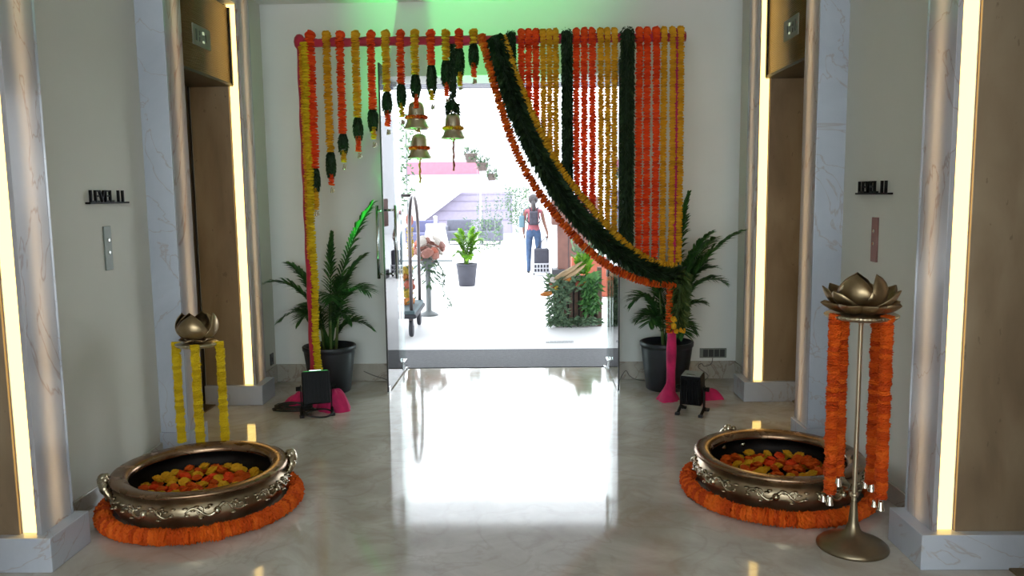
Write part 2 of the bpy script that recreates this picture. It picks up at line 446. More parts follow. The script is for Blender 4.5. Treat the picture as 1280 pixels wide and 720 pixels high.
# lift portals: marble pilasters, travertine jambs, bronze transom and lift doors, warm light strips
n_trim = n_door = 0
for s, side in ((-1, 'left'), (1, 'right')):
    for pi, (a, b) in enumerate(PORTALS):
        where = ('nearer %s lift' if pi == 0 else 'far %s lift') % side
        n_trim += 1
        t = sempty('trim_%d' % n_trim, 'marble and travertine surround of the '+where)
        # far pilaster: thin veined slab standing in front of a lit cove; near pilaster the same
        yf1 = b+0.23
        MB().box(s*PX, s*(PX+0.022), b, yf1, 0.15, ZC).build('marble_slab', 'grey_marble', t, bevel=0.002)
        MB().box(s*PX, s*(PX+0.022), a-0.23, a, 0.15, ZC).build('marble_slab', 'grey_marble', t, bevel=0.002)
        MB().box(s*PX, s*2.10, yf1, yf1+0.02, 0.15, ZC).build('marble_return', 'plinth_marble', t, bevel=0.002)
        MB().box(s*PX, s*2.10, a-0.25, a-0.23, 0.15, ZC).build('marble_return', 'plinth_marble', t, bevel=0.002)
        # jambs
        MB().box(s*LX, s*TX, b, b+0.03, 0.15, ZC).build('travertine_jamb', 'travertine', t, bevel=0.002)
        MB().box(s*LX, s*TX, a-0.03, a, 0.15, ZC).build('travertine_jamb', 'travertine', t, bevel=0.002)
        # plinths
        MB().box(s*1.86, s*TX, b-0.04, yf1+0.04, 0, 0.155).build('plinth', 'plinth_marble', t, bevel=0.004)
        MB().box(s*1.90, s*TX, a-0.27, a+0.005, 0, 0.155).build('plinth', 'plinth_marble', t, bevel=0.004)
        # transom: ribbed bronze box over the lift door
        n_ribs = 44; z0, z1 = 2.45, 3.0
        tr = MB().box(s*1.99, s*DX, a, b, z0, z1).build('transom', 'bronze_door', t)
        rb = MB()
        for k in range(n_ribs):
            zz = z0 + (k+0.5)*(z1-z0)/n_ribs
            rb.tube([(s*1.990, a+0.004, zz), (s*1.990, b-0.022, zz)], 0.0062, 6)
        rb.build('ribs', 'bronze_rib', tr, smooth=True)
        MB().box(s*1.975, s*1.995, b-0.020, b-0.001, z0-0.01, z1).build('edge_trim', 'dark_trim', tr)
        MB().box(s*1.98, s*DX, a, b, z0-0.018, z0).build('soffit', 'dark_trim', tr)
        # lift doors
        n_door += 1
        d = sempty('door_%d' % n_door, 'bronze sliding doors of the '+where)
        mid = (a+b)/2
        for q0, q1 in ((a+0.002, mid-0.002), (mid+0.002, b-0.012)):
            MB().box(s*(DX+0.012), s*(DX+0.05), q0, q1, 0.012, z0).build('door_panel', 'bronze_door', d, bevel=0.002)
        MB().box(s*(DX+0.004), s*(DX+0.055), b-0.010, b, 0.012, z0).build('shadow_gap', 'dark_trim', d)
        MB().box(s*(DX-0.08), s*(DX+0.05), a, b, 0.0, 0.010).build('sill', 'bronze_rib', d)
        # light strips
        ls = thing('light_strip', 'tall warm light strip in the far jamb of the '+where, 'light strip', (s*1.978, b+0.02, 0.155))
        MB().box(-0.034, 0.034, 0.0, 0.012, 0, ZC-0.16).build('diffuser', 'led_warm', ls)
        MB().box(-0.034, 0.034, 0.012, 0.03, 0, ZC-0.16).box(-0.0365, -0.0342, -0.004, 0.03, 0, ZC-0.16).box(0.0342, 0.0365, -0.004, 0.03, 0, ZC-0.16).build('channel', 'plinth_marble', ls)
        if pi == 1:
            ls = thing('light_strip', 'shorter warm light strip in the near jamb of the '+where, 'light strip', (s*1.978, a-0.032, 0.155))
            MB().box(-0.034, 0.034, 0.0, 0.012, 0, 2.27).build('diffuser', 'led_warm', ls)
            MB().box(-0.034, 0.034, -0.018, 0.0, 0, 2.27).box(-0.0365, -0.0342, -0.018, 0.016, 0, 2.27).box(0.0342, 0.0365, -0.018, 0.016, 0, 2.27).build('channel', 'plinth_marble', ls)
        for nm, yy in (('far', b+0.125), ('near', a-0.10)):
            bl = thing('cove_light', 'warm light bar glowing through the %s marble pilaster slab of the %s' % (nm, where), 'light bar', (s*1.972, yy, 0.16))
            MB().box(-0.004, 0.004, -0.020, 0.020, 0, ZC-0.17).build('diffuser', 'led_back', bl)
            MB().box(s*0.004, s*0.02, -0.030, 0.030, 0, ZC-0.17).build('channel', 'dark_trim', bl)
        # floor indicator plate
        ip = thing('floor_indicator', 'small metal floor indicator plate on the ribbed transom of the '+where, 'indicator', (s*1.982, b-0.55, 2.685))
        MB().box(-0.006, 0.006, -0.145, 0.145, -0.068, 0.068).build('plate', 'plate_steel', ip, bevel=0.003)
        for (yy, zz, h_, w_) in ((-0.095, 0, 0.075, 0.022), (-0.045, 0.018, 0.03, 0.012), (-0.045, -0.022, 0.03, 0.012), (0.02, 0.028, 0.02, 0.03), (0.02, -0.03, 0.014, 0.03), (0.06, 0, 0.05, 0.012)):
            MB().box(-s*0.0085, -s*0.006, yy-w_/2, yy+w_/2, zz-h_/2, zz+h_/2).build('display_segment', 'digit_glow' if h_ < 0.025 else 'socket_dark', ip)

# entrance: two frameless glass leaves swung inward
for s, nm, n in ((-1, 'left', 9), (1, 'right', 10)):
    d = sempty('door_%d' % n, '%s clear glass entrance leaf swung open into the lobby' % nm, (s*0.94, YD, 0))
    MB().box(-0.006, 0.006, -0.94, -0.02, 0.012, 2.64).build('glass_pane', 'door_glass', d)
    for z in (0.012, 2.56):
        MB().box(-0.016, 0.016, -0.16, 0.0, z, z+0.085).build('patch_fitting', 'steel', d, bevel=0.003)
    MB().box(-0.012, 0.012, -0.945, -0.90, 0.0, 0.055).build('bottom_clip', 'steel', d, bevel=0.002)
    MB().box(-0.0065, 0.0065, -0.946, -0.94, 0.012, 2.64).build('edge_seal', 'dark_trim', d)
    for q in (-1, 1):
        h = MB().tube([(q*0.075, -0.80, 0.93), (q*0.075, -0.80, 1.53)], 0.013, 10)
        for z in (0.97, 1.49): h.tube([(0.006*q, -0.80, z), (q*0.075, -0.80, z)], 0.009, 8)
        h.build('pull_handle', 'steel', d, smooth=True)
    MB().box(-0.03, 0.03, -0.03, 0.02, 0.0, 0.012).build('floor_pivot', 'steel', d)
    if s == -1:
        pass

# outdoors: ground, threshold mat, canopy
struct(MB().box(-80, 80, YD, 220, -0.12, -0.004).build('ground', 'paving_white'), 'pale sunlit paving outside')
tag(MB().box(-1.35, 1.35, YD+0.003, 8.22, -0.004, 0.006).build('entrance_mat', 'mat_grey', bevel=0.003), 'dark grey entrance mat lying across the threshold', 'mat')
cp = sempty('canopy', 'flat slatted canopy roof over the entrance')
MB().box(-5, 5, YD, 10.9, 3.09, 3.25).build('roof_slab', 'canopy_paint', cp)
sl0 = None
for k in range(22):
    y = YD+0.12+k*0.16
    if sl0 is None:
        sl0 = MB().box(-5, 5, -0.045, 0.045, 0, 0.08).build('slat', 'slat_paint', cp, loc=(0, y, 3.01))
    else:
        o = sl0.copy(); C.objects.link(o); o.location = (0, y, 3.01)

# ------------------------------------------------------------------ wall fittings
def text_mesh(body, size, depth, name, mat, parent, mtx):
    cu = bpy.data.curves.new(name, 'FONT'); cu.body = body; cu.size = size; cu.extrude = depth; cu.space_character = 1.02
    cu.align_x = 'CENTER'
    to = bpy.data.objects.new(name, cu); C.objects.link(to)
    dg = bpy.context.evaluated_depsgraph_get(); dg.update()
    me = bpy.data.meshes.new_from_object(to.evaluated_get(dg))
    bpy.data.objects.remove(to); me.name = name
    me.materials.clear(); me.materials.append(M(mat))
    o = bpy.data.objects.new(name, me); C.objects.link(o); o.parent = parent; o.matrix_local = mtx
    return o
for s, side, y0 in ((-1, 'left', 4.35), (1, 'right', 4.38)):
    sg = thing('level_sign', 'black raised LEVEL 11 letters on a thin ledge, %s wall' % side, 'sign', (s*WX, y0, 1.58))
    MB().box(-s*0.028, 0, -0.205, 0.205, 0.0, 0.010).build('ledge', 'sign_black', sg)
    # text reads left to right for someone facing that wall
    ax = Vector((0, -s*1.0, 0)); nz = Vector((-s*1.0, 0, 0))      # text x, text normal
    m = Matrix(((ax.x, 0, nz.x, -s*0.016), (ax.y, 0, nz.y, 0), (ax.z, 1, nz.z, 0.010), (0, 0, 0, 1)))
    xs_ = -0.190
    for ch, adv in (('L', 0.046), ('E', 0.049), ('V', 0.053), ('E', 0.049), ('L', 0.046), (' ', 0.030), ('1', 0.048), ('1', 0.048)):
        if ch != ' ':
            mm = m.copy(); off = ax*(xs_+adv/2); mm.translation = mm.translation+off
            text_mesh(ch, 0.092, 0.007, 'letter', 'sign_black', sg, mm)
        xs_ += adv
    cp_ = thing('call_panel', '%s lift call plate with two round buttons under the LEVEL 11 letters' % ('grey metal' if s < 0 else 'copper coloured'), 'call panel', (s*WX, y0-0.02, 1.338))
    MB().box(-s*0.010, 0, -0.036, 0.036, -0.12, 0.12).build('plate', 'plate_steel' if s < 0 else 'plate_copper', cp_, bevel=0.002)
    for z in (0.045, -0.022):
        b_ = MB().lathe([(0.011, 0), (0.011, 0.004), (0.008, 0.006)], 16, caps=True).build('button', 'button_metal', cp_, smooth=False)
        b_.rotation_euler = (0, -s*PI/2, 0); b_.location = (-s*0.010, 0, z)
so = thing('wall_socket', 'small dark power socket low in the left corner', 'socket', (-2.0, 6.72, 0.225))
MB().box(0, 0.009, -0.04, 0.04, -0.05, 0.05).build('plate', 'socket_dark', so, bevel=0.002)
MB().box(0.009, 0.013, -0.014, 0.014, -0.02, 0.02).build('rocker', 'dark_trim', so)
so = thing('wall_socket', 'wide dark socket plate low on the back wall beside the right pot', 'socket', (1.805, YB, 0.225))
MB().box(-0.115, 0.115, -0.010, 0, -0.042, 0.042).build('plate', 'plate_steel', so, bevel=0.002)
for k in range(4):
    MB().box(-0.085+k*0.048-0.002, -0.085+k*0.048+0.040, -0.014, -0.010, -0.032, 0.032).build('outlet', 'socket_dark', so, bevel=0.002)

# ------------------------------------------------------------------ garland builders
def flower_string(pts, rad, step, mat, parent, name='flower_string', n=12, jit=0.10, h=0.98, ruff=0.16, fine=False):
    mb = MB()
    for q, t in sample(pts, step):
        if fine:
            mb.fine_flower(q + Vector((R_(-1,1), R_(-1,1), 0))*rad*jit, t + Vector((R_(-.2,.2), R_(-.2,.2), R_(-.1,.1))), rad*R_(0.93, 1.08), step*h, n)
            continue
        mb.flower(q + Vector((R_(-1,1), R_(-1,1), 0))*rad*jit, t + Vector((R_(-.15,.15), R_(-.15,.15), 0)), rad*R_(0.92, 1.08), step*h, n, ruff)
    return stuff(mb.build(name, mat, parent))
def leaf_string(pts, rad, per_m, parent, name='leaf_string', mat='leaf_dark', core=True, ln=(0.035, 0.06), wd=0.016, tight=False, bulge=False):
    mb = MB()
    zt, zb_ = Vector(pts[0]), Vector(pts[-1])
    def bf(q): return 1.0 if not bulge else 0.55+0.65*math.sin(PI*min(1, max(0, (q-zt).length/max(1e-6, (zb_-zt).length))))**0.7
    if core:  # opaque inner tube added to block light between the leaves
        cp0 = [q for q, _ in sample(pts, 0.03)]
        if len(cp0) < 3: cp0 = [Vector(pts[0]), (Vector(pts[0])+Vector(pts[-1]))/2, Vector(pts[-1])]
        mb.tube(cp0, [rad*(0.70 if tight else 0.55)*(0.6 if (tight and k_ in (0, len(cp0)-1)) else R_(0.9, 1.08))*bf(cp0[k_]) for k_ in range(len(cp0))], 8)
    for q, t in sample(pts, 1.0/per_m):
        a = t.orthogonal().normalized(); b = t.cross(a); an = R_(0, 2*PI)
        rd = a*math.cos(an)+b*math.sin(an)
        d = rd*R_(0.5, 1.0) + t*R_(0.2, 1.0)
        l = R_(*ln)
        if tight:
            d = rd*R_(0.3, 0.7) + t*R_(0.6, 1.2); l = rad*R_(0.45, 0.8)
        p0 = q + rd*rad*bf(q)*(R_(0.6, 0.72) if tight else R_(0.35, 0.6))
        mb.leafblade(p0, d, t.cross(rd)+rd*R_(-.6, .6), min(l, rad*1.25), wd*R_(.8, 1.3))
    return stuff(mb.build(name, mat, parent))
def small_bell(parent, c, r=0.013, h=0.032, mat='bell_silver', n=12):
    mb = MB().lathe([(0.001, h), (r*0.45, h*0.98), (r*0.62, h*0.75), (r*0.72, h*0.4), (r, 0.05*h), (r*1.02, 0), (r*0.9, 0.0), (r*0.6, h*0.4), (0.001, h*0.7)], n, c)
    mb.ball((c[0], c[1], c[2]-0.001), r*0.35, 6)
    return mb.build('bell', mat, parent, smooth=True)

# ------------------------------------------------------------------ the wedding frame: two posts and a cloth-wrapped bar
YF = 6.15
fr = thing('garland_frame', 'crimson cloth-wrapped frame of two posts and a top bar', 'frame', (0, YF, 0))
mb = MB()
pts = [(-1.49+i*(2.89/40), 0, 2.755+0.004*math.sin(i*2.1)) for i in range(41)]
mb.tube(pts, [0.034+0.005*math.sin(i*1.9) for i in range(41)], 12)
mb.build('top_bar', 'crimson_cloth', fr, smooth=True)
for x, nm in ((-1.474, 'post'), (1.345, 'post')):
    xb = x if x < 0 else 1.318
    pts = [(x+(xb-x)*(1-i/40.0)*1.0, 0.0, 0.02+i*(2.74/40)) for i in range(41)]
    mb = MB().tube(pts, [0.037+0.003*math.sin(i*1.3+x) for i in range(41)], 12)
    mb.build(nm, 'crimson_cloth' if x < 0 else 'magenta_cloth', fr, smooth=True)
    MB().ball((x-0.012, 0, 2.76), 0.055, 12, (0.8, 0.9, 1.1)).build('cloth_knot', 'crimson_cloth', fr, smooth=True)
# cloth skirts at the feet (draped, spread over the floor)
def cloth_heap(name, c, rx, ry, h, mat, parent=None, seed=0, n=36, m=9, pow_=1.5):
    rnd = random.Random(seed)
    ph = [rnd.uniform(0, 6.28) for _ in range(6)]
    mb = MB(); vs = []; fs = []
    for j in range(m+1):
        u = j/m
        for k in range(n):
            a = 2*PI*k/n
            fold = 1 + 0.10*math.sin(3*a+ph[0]) + 0.07*math.sin(5*a+ph[1]) + 0.05*math.sin(9*a+ph[2])
            r = u*fold
            z = h*(1-u**pow_)*(1+0.22*math.sin(4*a+ph[3]+3*u)*u+0.15*math.sin(7*a+ph[4])*u) if j < m else 0.0
            vs.append((c[0]+rx*r*math.cos(a), c[1]+ry*r*math.sin(a), c[2]+max(0.0, z)+(0.004 if j < m else 0)))
    for j in range(m):
        for k in range(n):
            k2 = (k+1) % n
            fs.append((j*n+k, j*n+k2, (j+1)*n+k2, (j+1)*n+k))
    mb.add(vs, fs)
    o = mb.build(name, mat, parent, smooth=True); fix_normals(o)
    return o
cloth_heap('cloth_skirt', (-1.55, -0.12, 0), 0.15, 0.13, 0.10, 'magenta_cloth', fr, 3, pow_=2.0)
cloth_heap('cloth_skirt', (-1.265, -0.24, 0), 0.125, 0.12, 0.15, 'magenta_cloth', fr, 5, pow_=2.4)
cloth_heap('cloth_skirt', (1.290, -0.03, 0), 0.085, 0.09, 0.16, 'magenta_cloth', fr, 8, pow_=0.8)
cloth_heap('cloth_skirt', (1.62, 0.0, 0), 0.10, 0.07, 0.075, 'magenta_cloth', fr, 11, pow_=2.6)

# ------------------------------------------------------------------ hanging strings on the left
YS = 6.105
COL = {'red': ('petal_red', 'orange-red'), 'yel': ('petal_yellow', 'yellow')}
ORD = ['first', 'second', 'third', 'fourth', 'fifth', 'sixth', 'seventh', 'eighth', 'ninth', 'tenth', 'eleventh', 'twelfth']
LEFT = [('red', -1.398, 1.817, 1.654, 1.509, 1.46), ('yel', -1.274, 1.936, 1.762, 1.683, 1.635), ('red', -1.175, 2.072, 1.935, 1.869, 1.809),
        ('yel', -1.058, 2.189, 2.041, 1.945, 1.891), ('red', -0.943, 2.253, 2.105, 2.027, 1.971), ('yel', -0.833, 2.375, 2.228, 2.121, 2.064),
        ('red', -0.724, 2.432, 2.279, 2.197, 2.137), ('yel', -0.615, 2.501, 2.343, 2.26, 2.213), ('red', -0.495, 2.569, 2.37, 2.317, 2.247),
        ('yel', -0.384, 2.603, 2.427, 2.333, 2.298), ('red', -0.284, 2.685, 2.502, 2.414, 2.385), ('yel', -0.177, 2.716, 2.565, 2.477, 2.43)]
for i, (c, x, z1, z2, z3, z4) in enumerate(LEFT):
    g = thing('marigold_string', 'short %s marigold string with a dark leaf tassel, %s from the left post' % (COL[c][1], ORD[i]), 'garland', (x, YS, 2.80), 0, 'short marigold strings hung left of the swag')
    rad = 0.036 if i == 0 else 0.030
    flower_string([(0, 0.045, 0.005), (0, 0.02, 0.015), (0, 0, -0.01), (0, 0, z1-2.80)], rad, 0.017 if i else 0.02, COL[c][0], g)
    tail = COL['yel' if c == 'red' else 'red'][0]
    if i == 8: tail = 'petal_yellow'
    flower_string([(0, 0, z2-2.80+0.01), (0, 0, z3-2.80)], 0.022, 0.015, tail, g, 'tip_flowers', 9)
    pts = [(0, 0, z1-2.80+0.01), (0, 0, z2-2.80)]
    leaf_string(pts, 0.036, 2600, g, 'leaf_tassel', wd=0.010, tight=True, bulge=True)
    small_bell(g, (0.0, 0, z4-2.80), 0.012, min(0.04, z3-z4-0.006))
    small_bell(g, (0.014, 0.004, z4-2.80+0.006), 0.009, min(0.03, z3-z4-0.008))

# yellow string bound along the left post
g = thing('post_garland', 'long yellow marigold garland bound down the left post', 'garland', (-1.432, 6.085, 0))
flower_string([(0.0 + 0.006*math.sin(i*0.8), 0, 2.74-i*0.1) for i in range(26)], 0.029, 0.020, 'petal_lemon', g)
flower_string([(-0.033, 0.03, 2.72-i*0.1) for i in range(17)], 0.022, 0.018, 'petal_yellow', g, 'side_flowers')

# ------------------------------------------------------------------ curtain of long strings on the right
RIGHT = [('grn', 0.102, 2.531), ('red', 0.178, 2.20), ('red', 0.232, 2.10), ('red', 0.285, 2.03), ('yel', 0.338, 1.92), ('yel', 0.386, 1.81), ('yel', 0.434, 1.75),
         ('grn', 0.517, 1.57), ('red', 0.586, 1.50), ('red', 0.646, 1.40), ('red', 0.703, 1.335), ('yel', 0.766, 1.29), ('yel', 0.817, 1.245), ('yel', 0.871, 1.20),
         ('grn', 0.964, 1.12), ('red', 1.054, 1.07), ('red', 1.112, 1.06), ('red', 1.178, 1.05), ('yel', 1.235, 1.045), ('yel', 1.298, 1.03), ('yel', 1.358, 1.02)]
CURT_LAB = [
 'short dark leaf garland beside the top of the swag',
 'bright red marigold string, leftmost of the three nearest the swag top', 'bright red marigold string, middle of the three nearest the swag top', 'bright red marigold string, rightmost of the three nearest the swag top',
 'amber marigold string, left one of the trio left of the narrow leaf garland', 'amber marigold string, centre one of the trio left of the narrow leaf garland', 'amber marigold string touching the left side of the narrow leaf garland',
 'dark leaf garland hanging through the middle of the curtain',
 'red marigold string touching the right side of the middle leaf garland', 'red marigold string, centre one between the middle leaf garland and the amber trio', 'red marigold string touching the amber trio in the curtain centre',
 'amber marigold string, leftmost of the trio left of the wide leaf garland', 'amber marigold string, middle of the trio left of the wide leaf garland', 'amber marigold string touching the left side of the wide leaf garland',
 'wide dark leaf garland in the right part of the curtain',
 'vivid orange-red marigold string touching the right side of the wide leaf garland', 'vivid orange-red marigold string, middle of the rightmost red trio', 'vivid orange-red marigold string, rightmost red one of the curtain',
 'golden marigold string next to the rightmost red string', 'golden marigold string, second from the right edge of the curtain', 'golden marigold string hanging at the right edge along the post']
for i, (c, x, z1) in enumerate(RIGHT):
    if c == 'grn':
        rad = 0.062 if i == 14 else (0.05 if i == 7 else 0.042)
        g = thing('leaf_garland', CURT_LAB[i], 'garland', (x, YS, 2.80), 0, 'curtain strings right of the swag')
        leaf_string([(0, 0.03, 0.0), (0, 0, -0.02), (0, 0, z1-2.80)], rad*0.9, 2600, g, wd=0.011, tight=True)
    else:
        rad = 0.0265 if c == 'red' else 0.0235
        g = thing('curtain_string', CURT_LAB[i], 'garland', (x, YS+(0.0 if i < 18 else -0.012), 2.80), 0, 'curtain strings right of the swag')
        flower_string([(0, 0.05, 0.0), (0, 0.025, 0.014), (0, 0, -0.012), (R_(-.004, .004), 0, (z1-2.80)/2), (0, 0, z1-2.80)], rad, 0.020, COL[c][0], g)

# the swag: three ropes curving down to the right post
YW = 6.035
SW = {'or': [(-0.113, 2.765), (0.016, 2.273), (0.189, 1.801), (0.456, 1.41), (0.757, 1.105), (1.06, 0.95), (1.332, 0.916)],
      'gr': [(-0.018, 2.763), (0.128, 2.271), (0.330, 1.829), (0.570, 1.469), (0.874, 1.180), (1.18, 1.006), (1.345, 0.980)],
      'ye': [(0.046, 2.757), (0.200, 2.329), (0.405, 1.887), (0.617, 1.588), (0.885, 1.285), (1.127, 1.103), (1.331, 1.050)]}
def sw(k, dy=0): return spline([(-0.0+x, YW+dy-0.02*math.sin(PI*i/6), z) for i, (x, z) in enumerate(SW[k])], 14)
g = thing('swag_rope', 'orange marigold rope along the outer lower edge of the swag', 'garland', (0, 0, 0), 0, 'ropes of the curved swag')
flower_string(sw('or'), 0.032, 0.021, 'petal_orange', g)
g = thing('swag_leaf_rope', 'thick dark leaf rope running along the middle of the swag', 'garland', (0, 0, 0), 0, 'ropes of the curved swag')
leaf_string(sw('gr', 0.012), 0.072, 1900, g, ln=(0.05, 0.08), wd=0.018)
g = thing('swag_rope', 'yellow marigold rope along the inner upper edge of the swag', 'garland', (0, 0, 0), 0, 'ropes of the curved swag')
flower_string(sw('ye', 0.005), 0.027, 0.020, 'petal_yellow', g)
# tail gathered on the right post
g = thing('leaf_tail', 'leafy tail with orange flowers tied to the right post below the swag', 'garland', (1.33, 6.06, 0))
leaf_string([(0.035, 0.0, 1.02), (0.035, 0.0, 0.80), (0.015, 0, 0.60)], 0.075, 1500, g, 'leaf_bunch', 'leaf_mid', ln=(0.05, 0.08))
flower_string([(-0.045, -0.01, 0.93), (-0.043, -0.01, 0.55)], 0.027, 0.02, 'petal_orange', g)
mb = MB()
for k in range(7):
    mb.flower((-0.03+0.09*R_(0, 1), -0.055, 0.52+0.14*R_(0, 1)), (R_(-.3, .3), -1, R_(-.2, .4)), 0.02, 0.02, 9)
stuff(mb.build('loose_flowers', 'petal_yellow', g))

# ------------------------------------------------------------------ temple bells
def temple_bell(name, label, loc, r, h, ring_mat, tail, tail_mat, rope_top, leaf=False):
    b = thing(name, label, 'bell', loc, 0, 'brass bells hung in the doorway')
    prof = [(r*0.10, h), (r*0.30, h*0.985), (r*0.52, h*0.92), (r*0.62, h*0.78), (r*0.66, h*0.55), (r*0.72, h*0.32), (r*0.84, h*0.14), (r*0.98, h*0.06), (r, h*0.02), (r, 0), (r*0.93, 0), (r*0.75, h*0.12), (r*0.6, h*0.4), (r*0.5, h*0.75), (0.001, h*0.9)]
    fix_normals(MB().lathe(prof, 32).build('bell_body', 'brass_bell', b, smooth=True))
    MB().lathe([(r*0.735, h*0.30), (r*0.765, h*0.315), (r*0.735, h*0.335)], 32).build('raised_band', 'brass_bell', b, smooth=True)
    MB().tube([(r*0.13*math.cos(a), 0, h*1.06+r*0.16*math.sin(a)) for a in [2*PI*k/12 for k in range(13)]], r*0.05, 6).build('crown_loop', 'brass_bell', b, smooth=True)
    pts = [(r*0.74*math.cos(2*PI*k/40), r*0.74*math.sin(2*PI*k/40), h*0.42) for k in range(41)]
    flower_string(pts, 0.014, 0.013, ring_mat, b, 'marigold_ring', 8)
    mb = MB()
    n = 14
    mb.tube([(0.003*math.sin(i*1.7), 0, h*0.3-(tail+h*0.3)*i/n) for i in range(n+1)], [0.008+0.002*math.sin(i*2.3) for i in range(n+1)], 8)
    mb.build('clapper_rope', tail_mat, b, smooth=True)
    MB().ball((0, 0, 0.0), 0.02, 10).build('clapper', 'brass_bell', b, smooth=True)
    rp = MB().tube([(0, 0, h*1.06), (0.004, 0, (h*1.06+rope_top)/2), (0, 0, rope_top)], 0.006, 8).build('hanging_rope', 'leaf_dark' if leaf else 'rope_orange', b, smooth=True)
    if leaf:
        leaf_string([(0.01, 0, rope_top*0.98), (0.0, 0, h*1.1)], 0.022, 700, b, 'leaf_sprig')
        leaf_string([(0, 0, h*1.45), (0, 0, h*1.02)], 0.05, 1400, b, 'leaf_cluster')
    return b
temple_bell('temple_bell', 'upper of two stacked brass bells, with orange flower ring', (-0.622, 6.16, 2.108), 0.098, 0.205, 'petal_orange', 0.02, 'rope_orange', 0.645)
temple_bell('temple_bell', 'lower of two stacked brass bells, with orange flower ring and rope tail', (-0.606, 6.16, 1.886), 0.094, 0.185, 'petal_orange', 0.185, 'rope_orange', 0.235)
temple_bell('temple_bell', 'single brass bell with yellow flower ring and leaf sprig above', (-0.346, 6.16, 2.030), 0.092, 0.19, 'petal_yellow', 0.24, 'rope_red', 0.72, True)

# ------------------------------------------------------------------ bronze urlis with flower rings
def loose_head_mesh(seed):
    rnd = random.Random(seed); mb = MB()
    n = 12; vs = []; fs = []
    rings = [(0.35, -0.45), (0.95, -0.15), (1.0, 0.12), (0.72, 0.26), (0.78, 0.40), (0.42, 0.48), (0.40, 0.60), (0.06, 0.62)]
    for j, (rr, zz) in enumerate(rings):
        for k in range(n):
            a = 2*PI*k/n
            q = rr*(1+rnd.uniform(-.12, .12)+(0.1 if (k+j//2) % 2 else -0.06))
            vs.append((q*math.cos(a), q*math.sin(a), zz+rnd.uniform(-.07, .07)))
    for i in range(len(rings)-1):
        for k in range(n):
            k2 = (k+1) % n
            fs.append((i*n+k, i*n+k2, (i+1)*n+k2, (i+1)*n+k))
    fs.append(tuple(range(n-1, -1, -1))); fs.append(tuple((len(rings)-1)*n+k for k in range(n)))
    mb.add(vs, fs)
    return mb
def urli(cx, cy, rz, side, seed, relief_mat):
    u = thing('urli_bowl', 'wide bronze urli bowl with scroll relief and two handles, %s' % ('before the yellow-garlanded stand' if side == 'left' else 'beside the orange-garlanded stand'), 'bowl', (cx, cy, 0), rz)
    outer = [(0.02, 0.012), (0.30, 0.008), (0.375, 0.035), (0.412, 0.078), (0.428, 0.12), (0.434, 0.155), (0.424, 0.188), (0.402, 0.212), (0.385, 0.222)]
    rim = [(0.385, 0.220), (0.392, 0.228), (0.420, 0.236), (0.432, 0.244), (0.436, 0.254), (0.430, 0.263), (0.414, 0.268), (0.385, 0.266), (0.366, 0.260), (0.352, 0.250), (0.346, 0.238), (0.346, 0.222)]
    inner = [(0.347, 0.226), (0.352, 0.216), (0.385, 0.205), (0.402, 0.16), (0.385, 0.11), (0.33, 0.06), (0.22, 0.040), (0.001, 0.036)]
    outer, rim, inner = [[(r, z*0.84) for r, z in q] for q in (outer, rim, inner)]
    ZS = 0.84
    MB().lathe(outer, 72).build('bowl_body', 'urli_brass', u, smooth=True)
    MB().lathe(rim, 72).build('rim', 'urli_rim', u, smooth=True)
    MB().lathe(inner, 72).build('inner_lining', 'urli_inside', u, smooth=True)
    MB().lathe([(0.4300, 0.124), (0.4335, 0.128), (0.4300, 0.132)], 72).build('belly_line', 'urli_brass', u, smooth=True)
    # scroll relief around the shoulder: S curves, spirals and leaf drops
    def surf(a, z, lift=0.003):
        z *= ZS
        for (r0, z0), (r1, z1) in zip(outer, outer[1:]):
            if z0 <= z <= z1 and z1 > z0:
                r = r0+(r1-r0)*(z-z0)/(z1-z0); break
        else: r = 0.43
        return Vector(((r+lift)*math.cos(a), (r+lift)*math.sin(a), z))
    for k in range(8):
        rel = MB()
        a0 = 2*PI*k/8 + 0.12
        span = 0.33
        for sgn in (-1, 1):
            pts = [surf(a0+sgn*span*t, 0.160+0.028*math.sin(t*2*PI)*(1 if sgn > 0 else -1)*(1-0.2*t)) for t in [i/14 for i in range(15)]]
            rel.tube(pts, [0.0095*(1-0.5*i/14) for i in range(15)], 6)
            ca = a0+sgn*span*0.55
            pts = [surf(ca+0.055*(1-q/16)*math.cos(q*0.62)*sgn, 0.166+0.026*(1-q/16)*math.sin(q*0.62)) for q in range(15)]
            rel.tube(pts, 0.0055, 5)
            for j, (da, dz) in enumerate(((0.07, 0.190), (0.10, 0.178), (0.17, 0.126), (0.21, 0.190), (0.25, 0.172), (0.31, 0.15), (0.33, 0.185))):
                q0 = surf(a0+sgn*da, dz, 0.004)
                rel.ball(q0, 0.0095, 7, (1.5, 1.5, 0.6))
        rel.ball(surf(a0, 0.158, 0.004), 0.019, 8)
        rel.build('scroll_relief', relief_mat, u, smooth=True)
    # handles: ornate loops hugging the shoulder and rim
    for sgn in (-1, 1):
        hb = MB()
        pts = []
        for q in range(13):
            t = q/12; an = PI*t
            pts.append((sgn*(0.412+0.052*math.sin(an)), 0.0+0.068*math.cos(an), 0.135+0.078*math.sin(an)**1.5))
        hb.tube(pts, [0.017+0.007*math.sin(PI*q/12) for q in range(13)], 8)
        for q in (0, 12): hb.ball(pts[q], 0.026, 8)
        for q in (3, 9): hb.ball(pts[q], 0.026, 8, (1, 1, 1.1))
        hb.ball((sgn*0.458, 0, 0.222), 0.026, 8); hb.ball((sgn*0.444, 0.03, 0.222), 0.016, 8); hb.ball((sgn*0.444, -0.03, 0.222), 0.016, 8)
        hb.build('handle', relief_mat, u, smooth=True)
    # ring of marigolds on the floor
    rg = thing('marigold_ring', 'orange marigold ring laid on the floor around the %s bowl' % side, 'garland', (cx, cy, 0))
    pts = [(0.470*math.cos(2*PI*k/90), 0.470*math.sin(2*PI*k/90), 0.040) for k in range(91)]
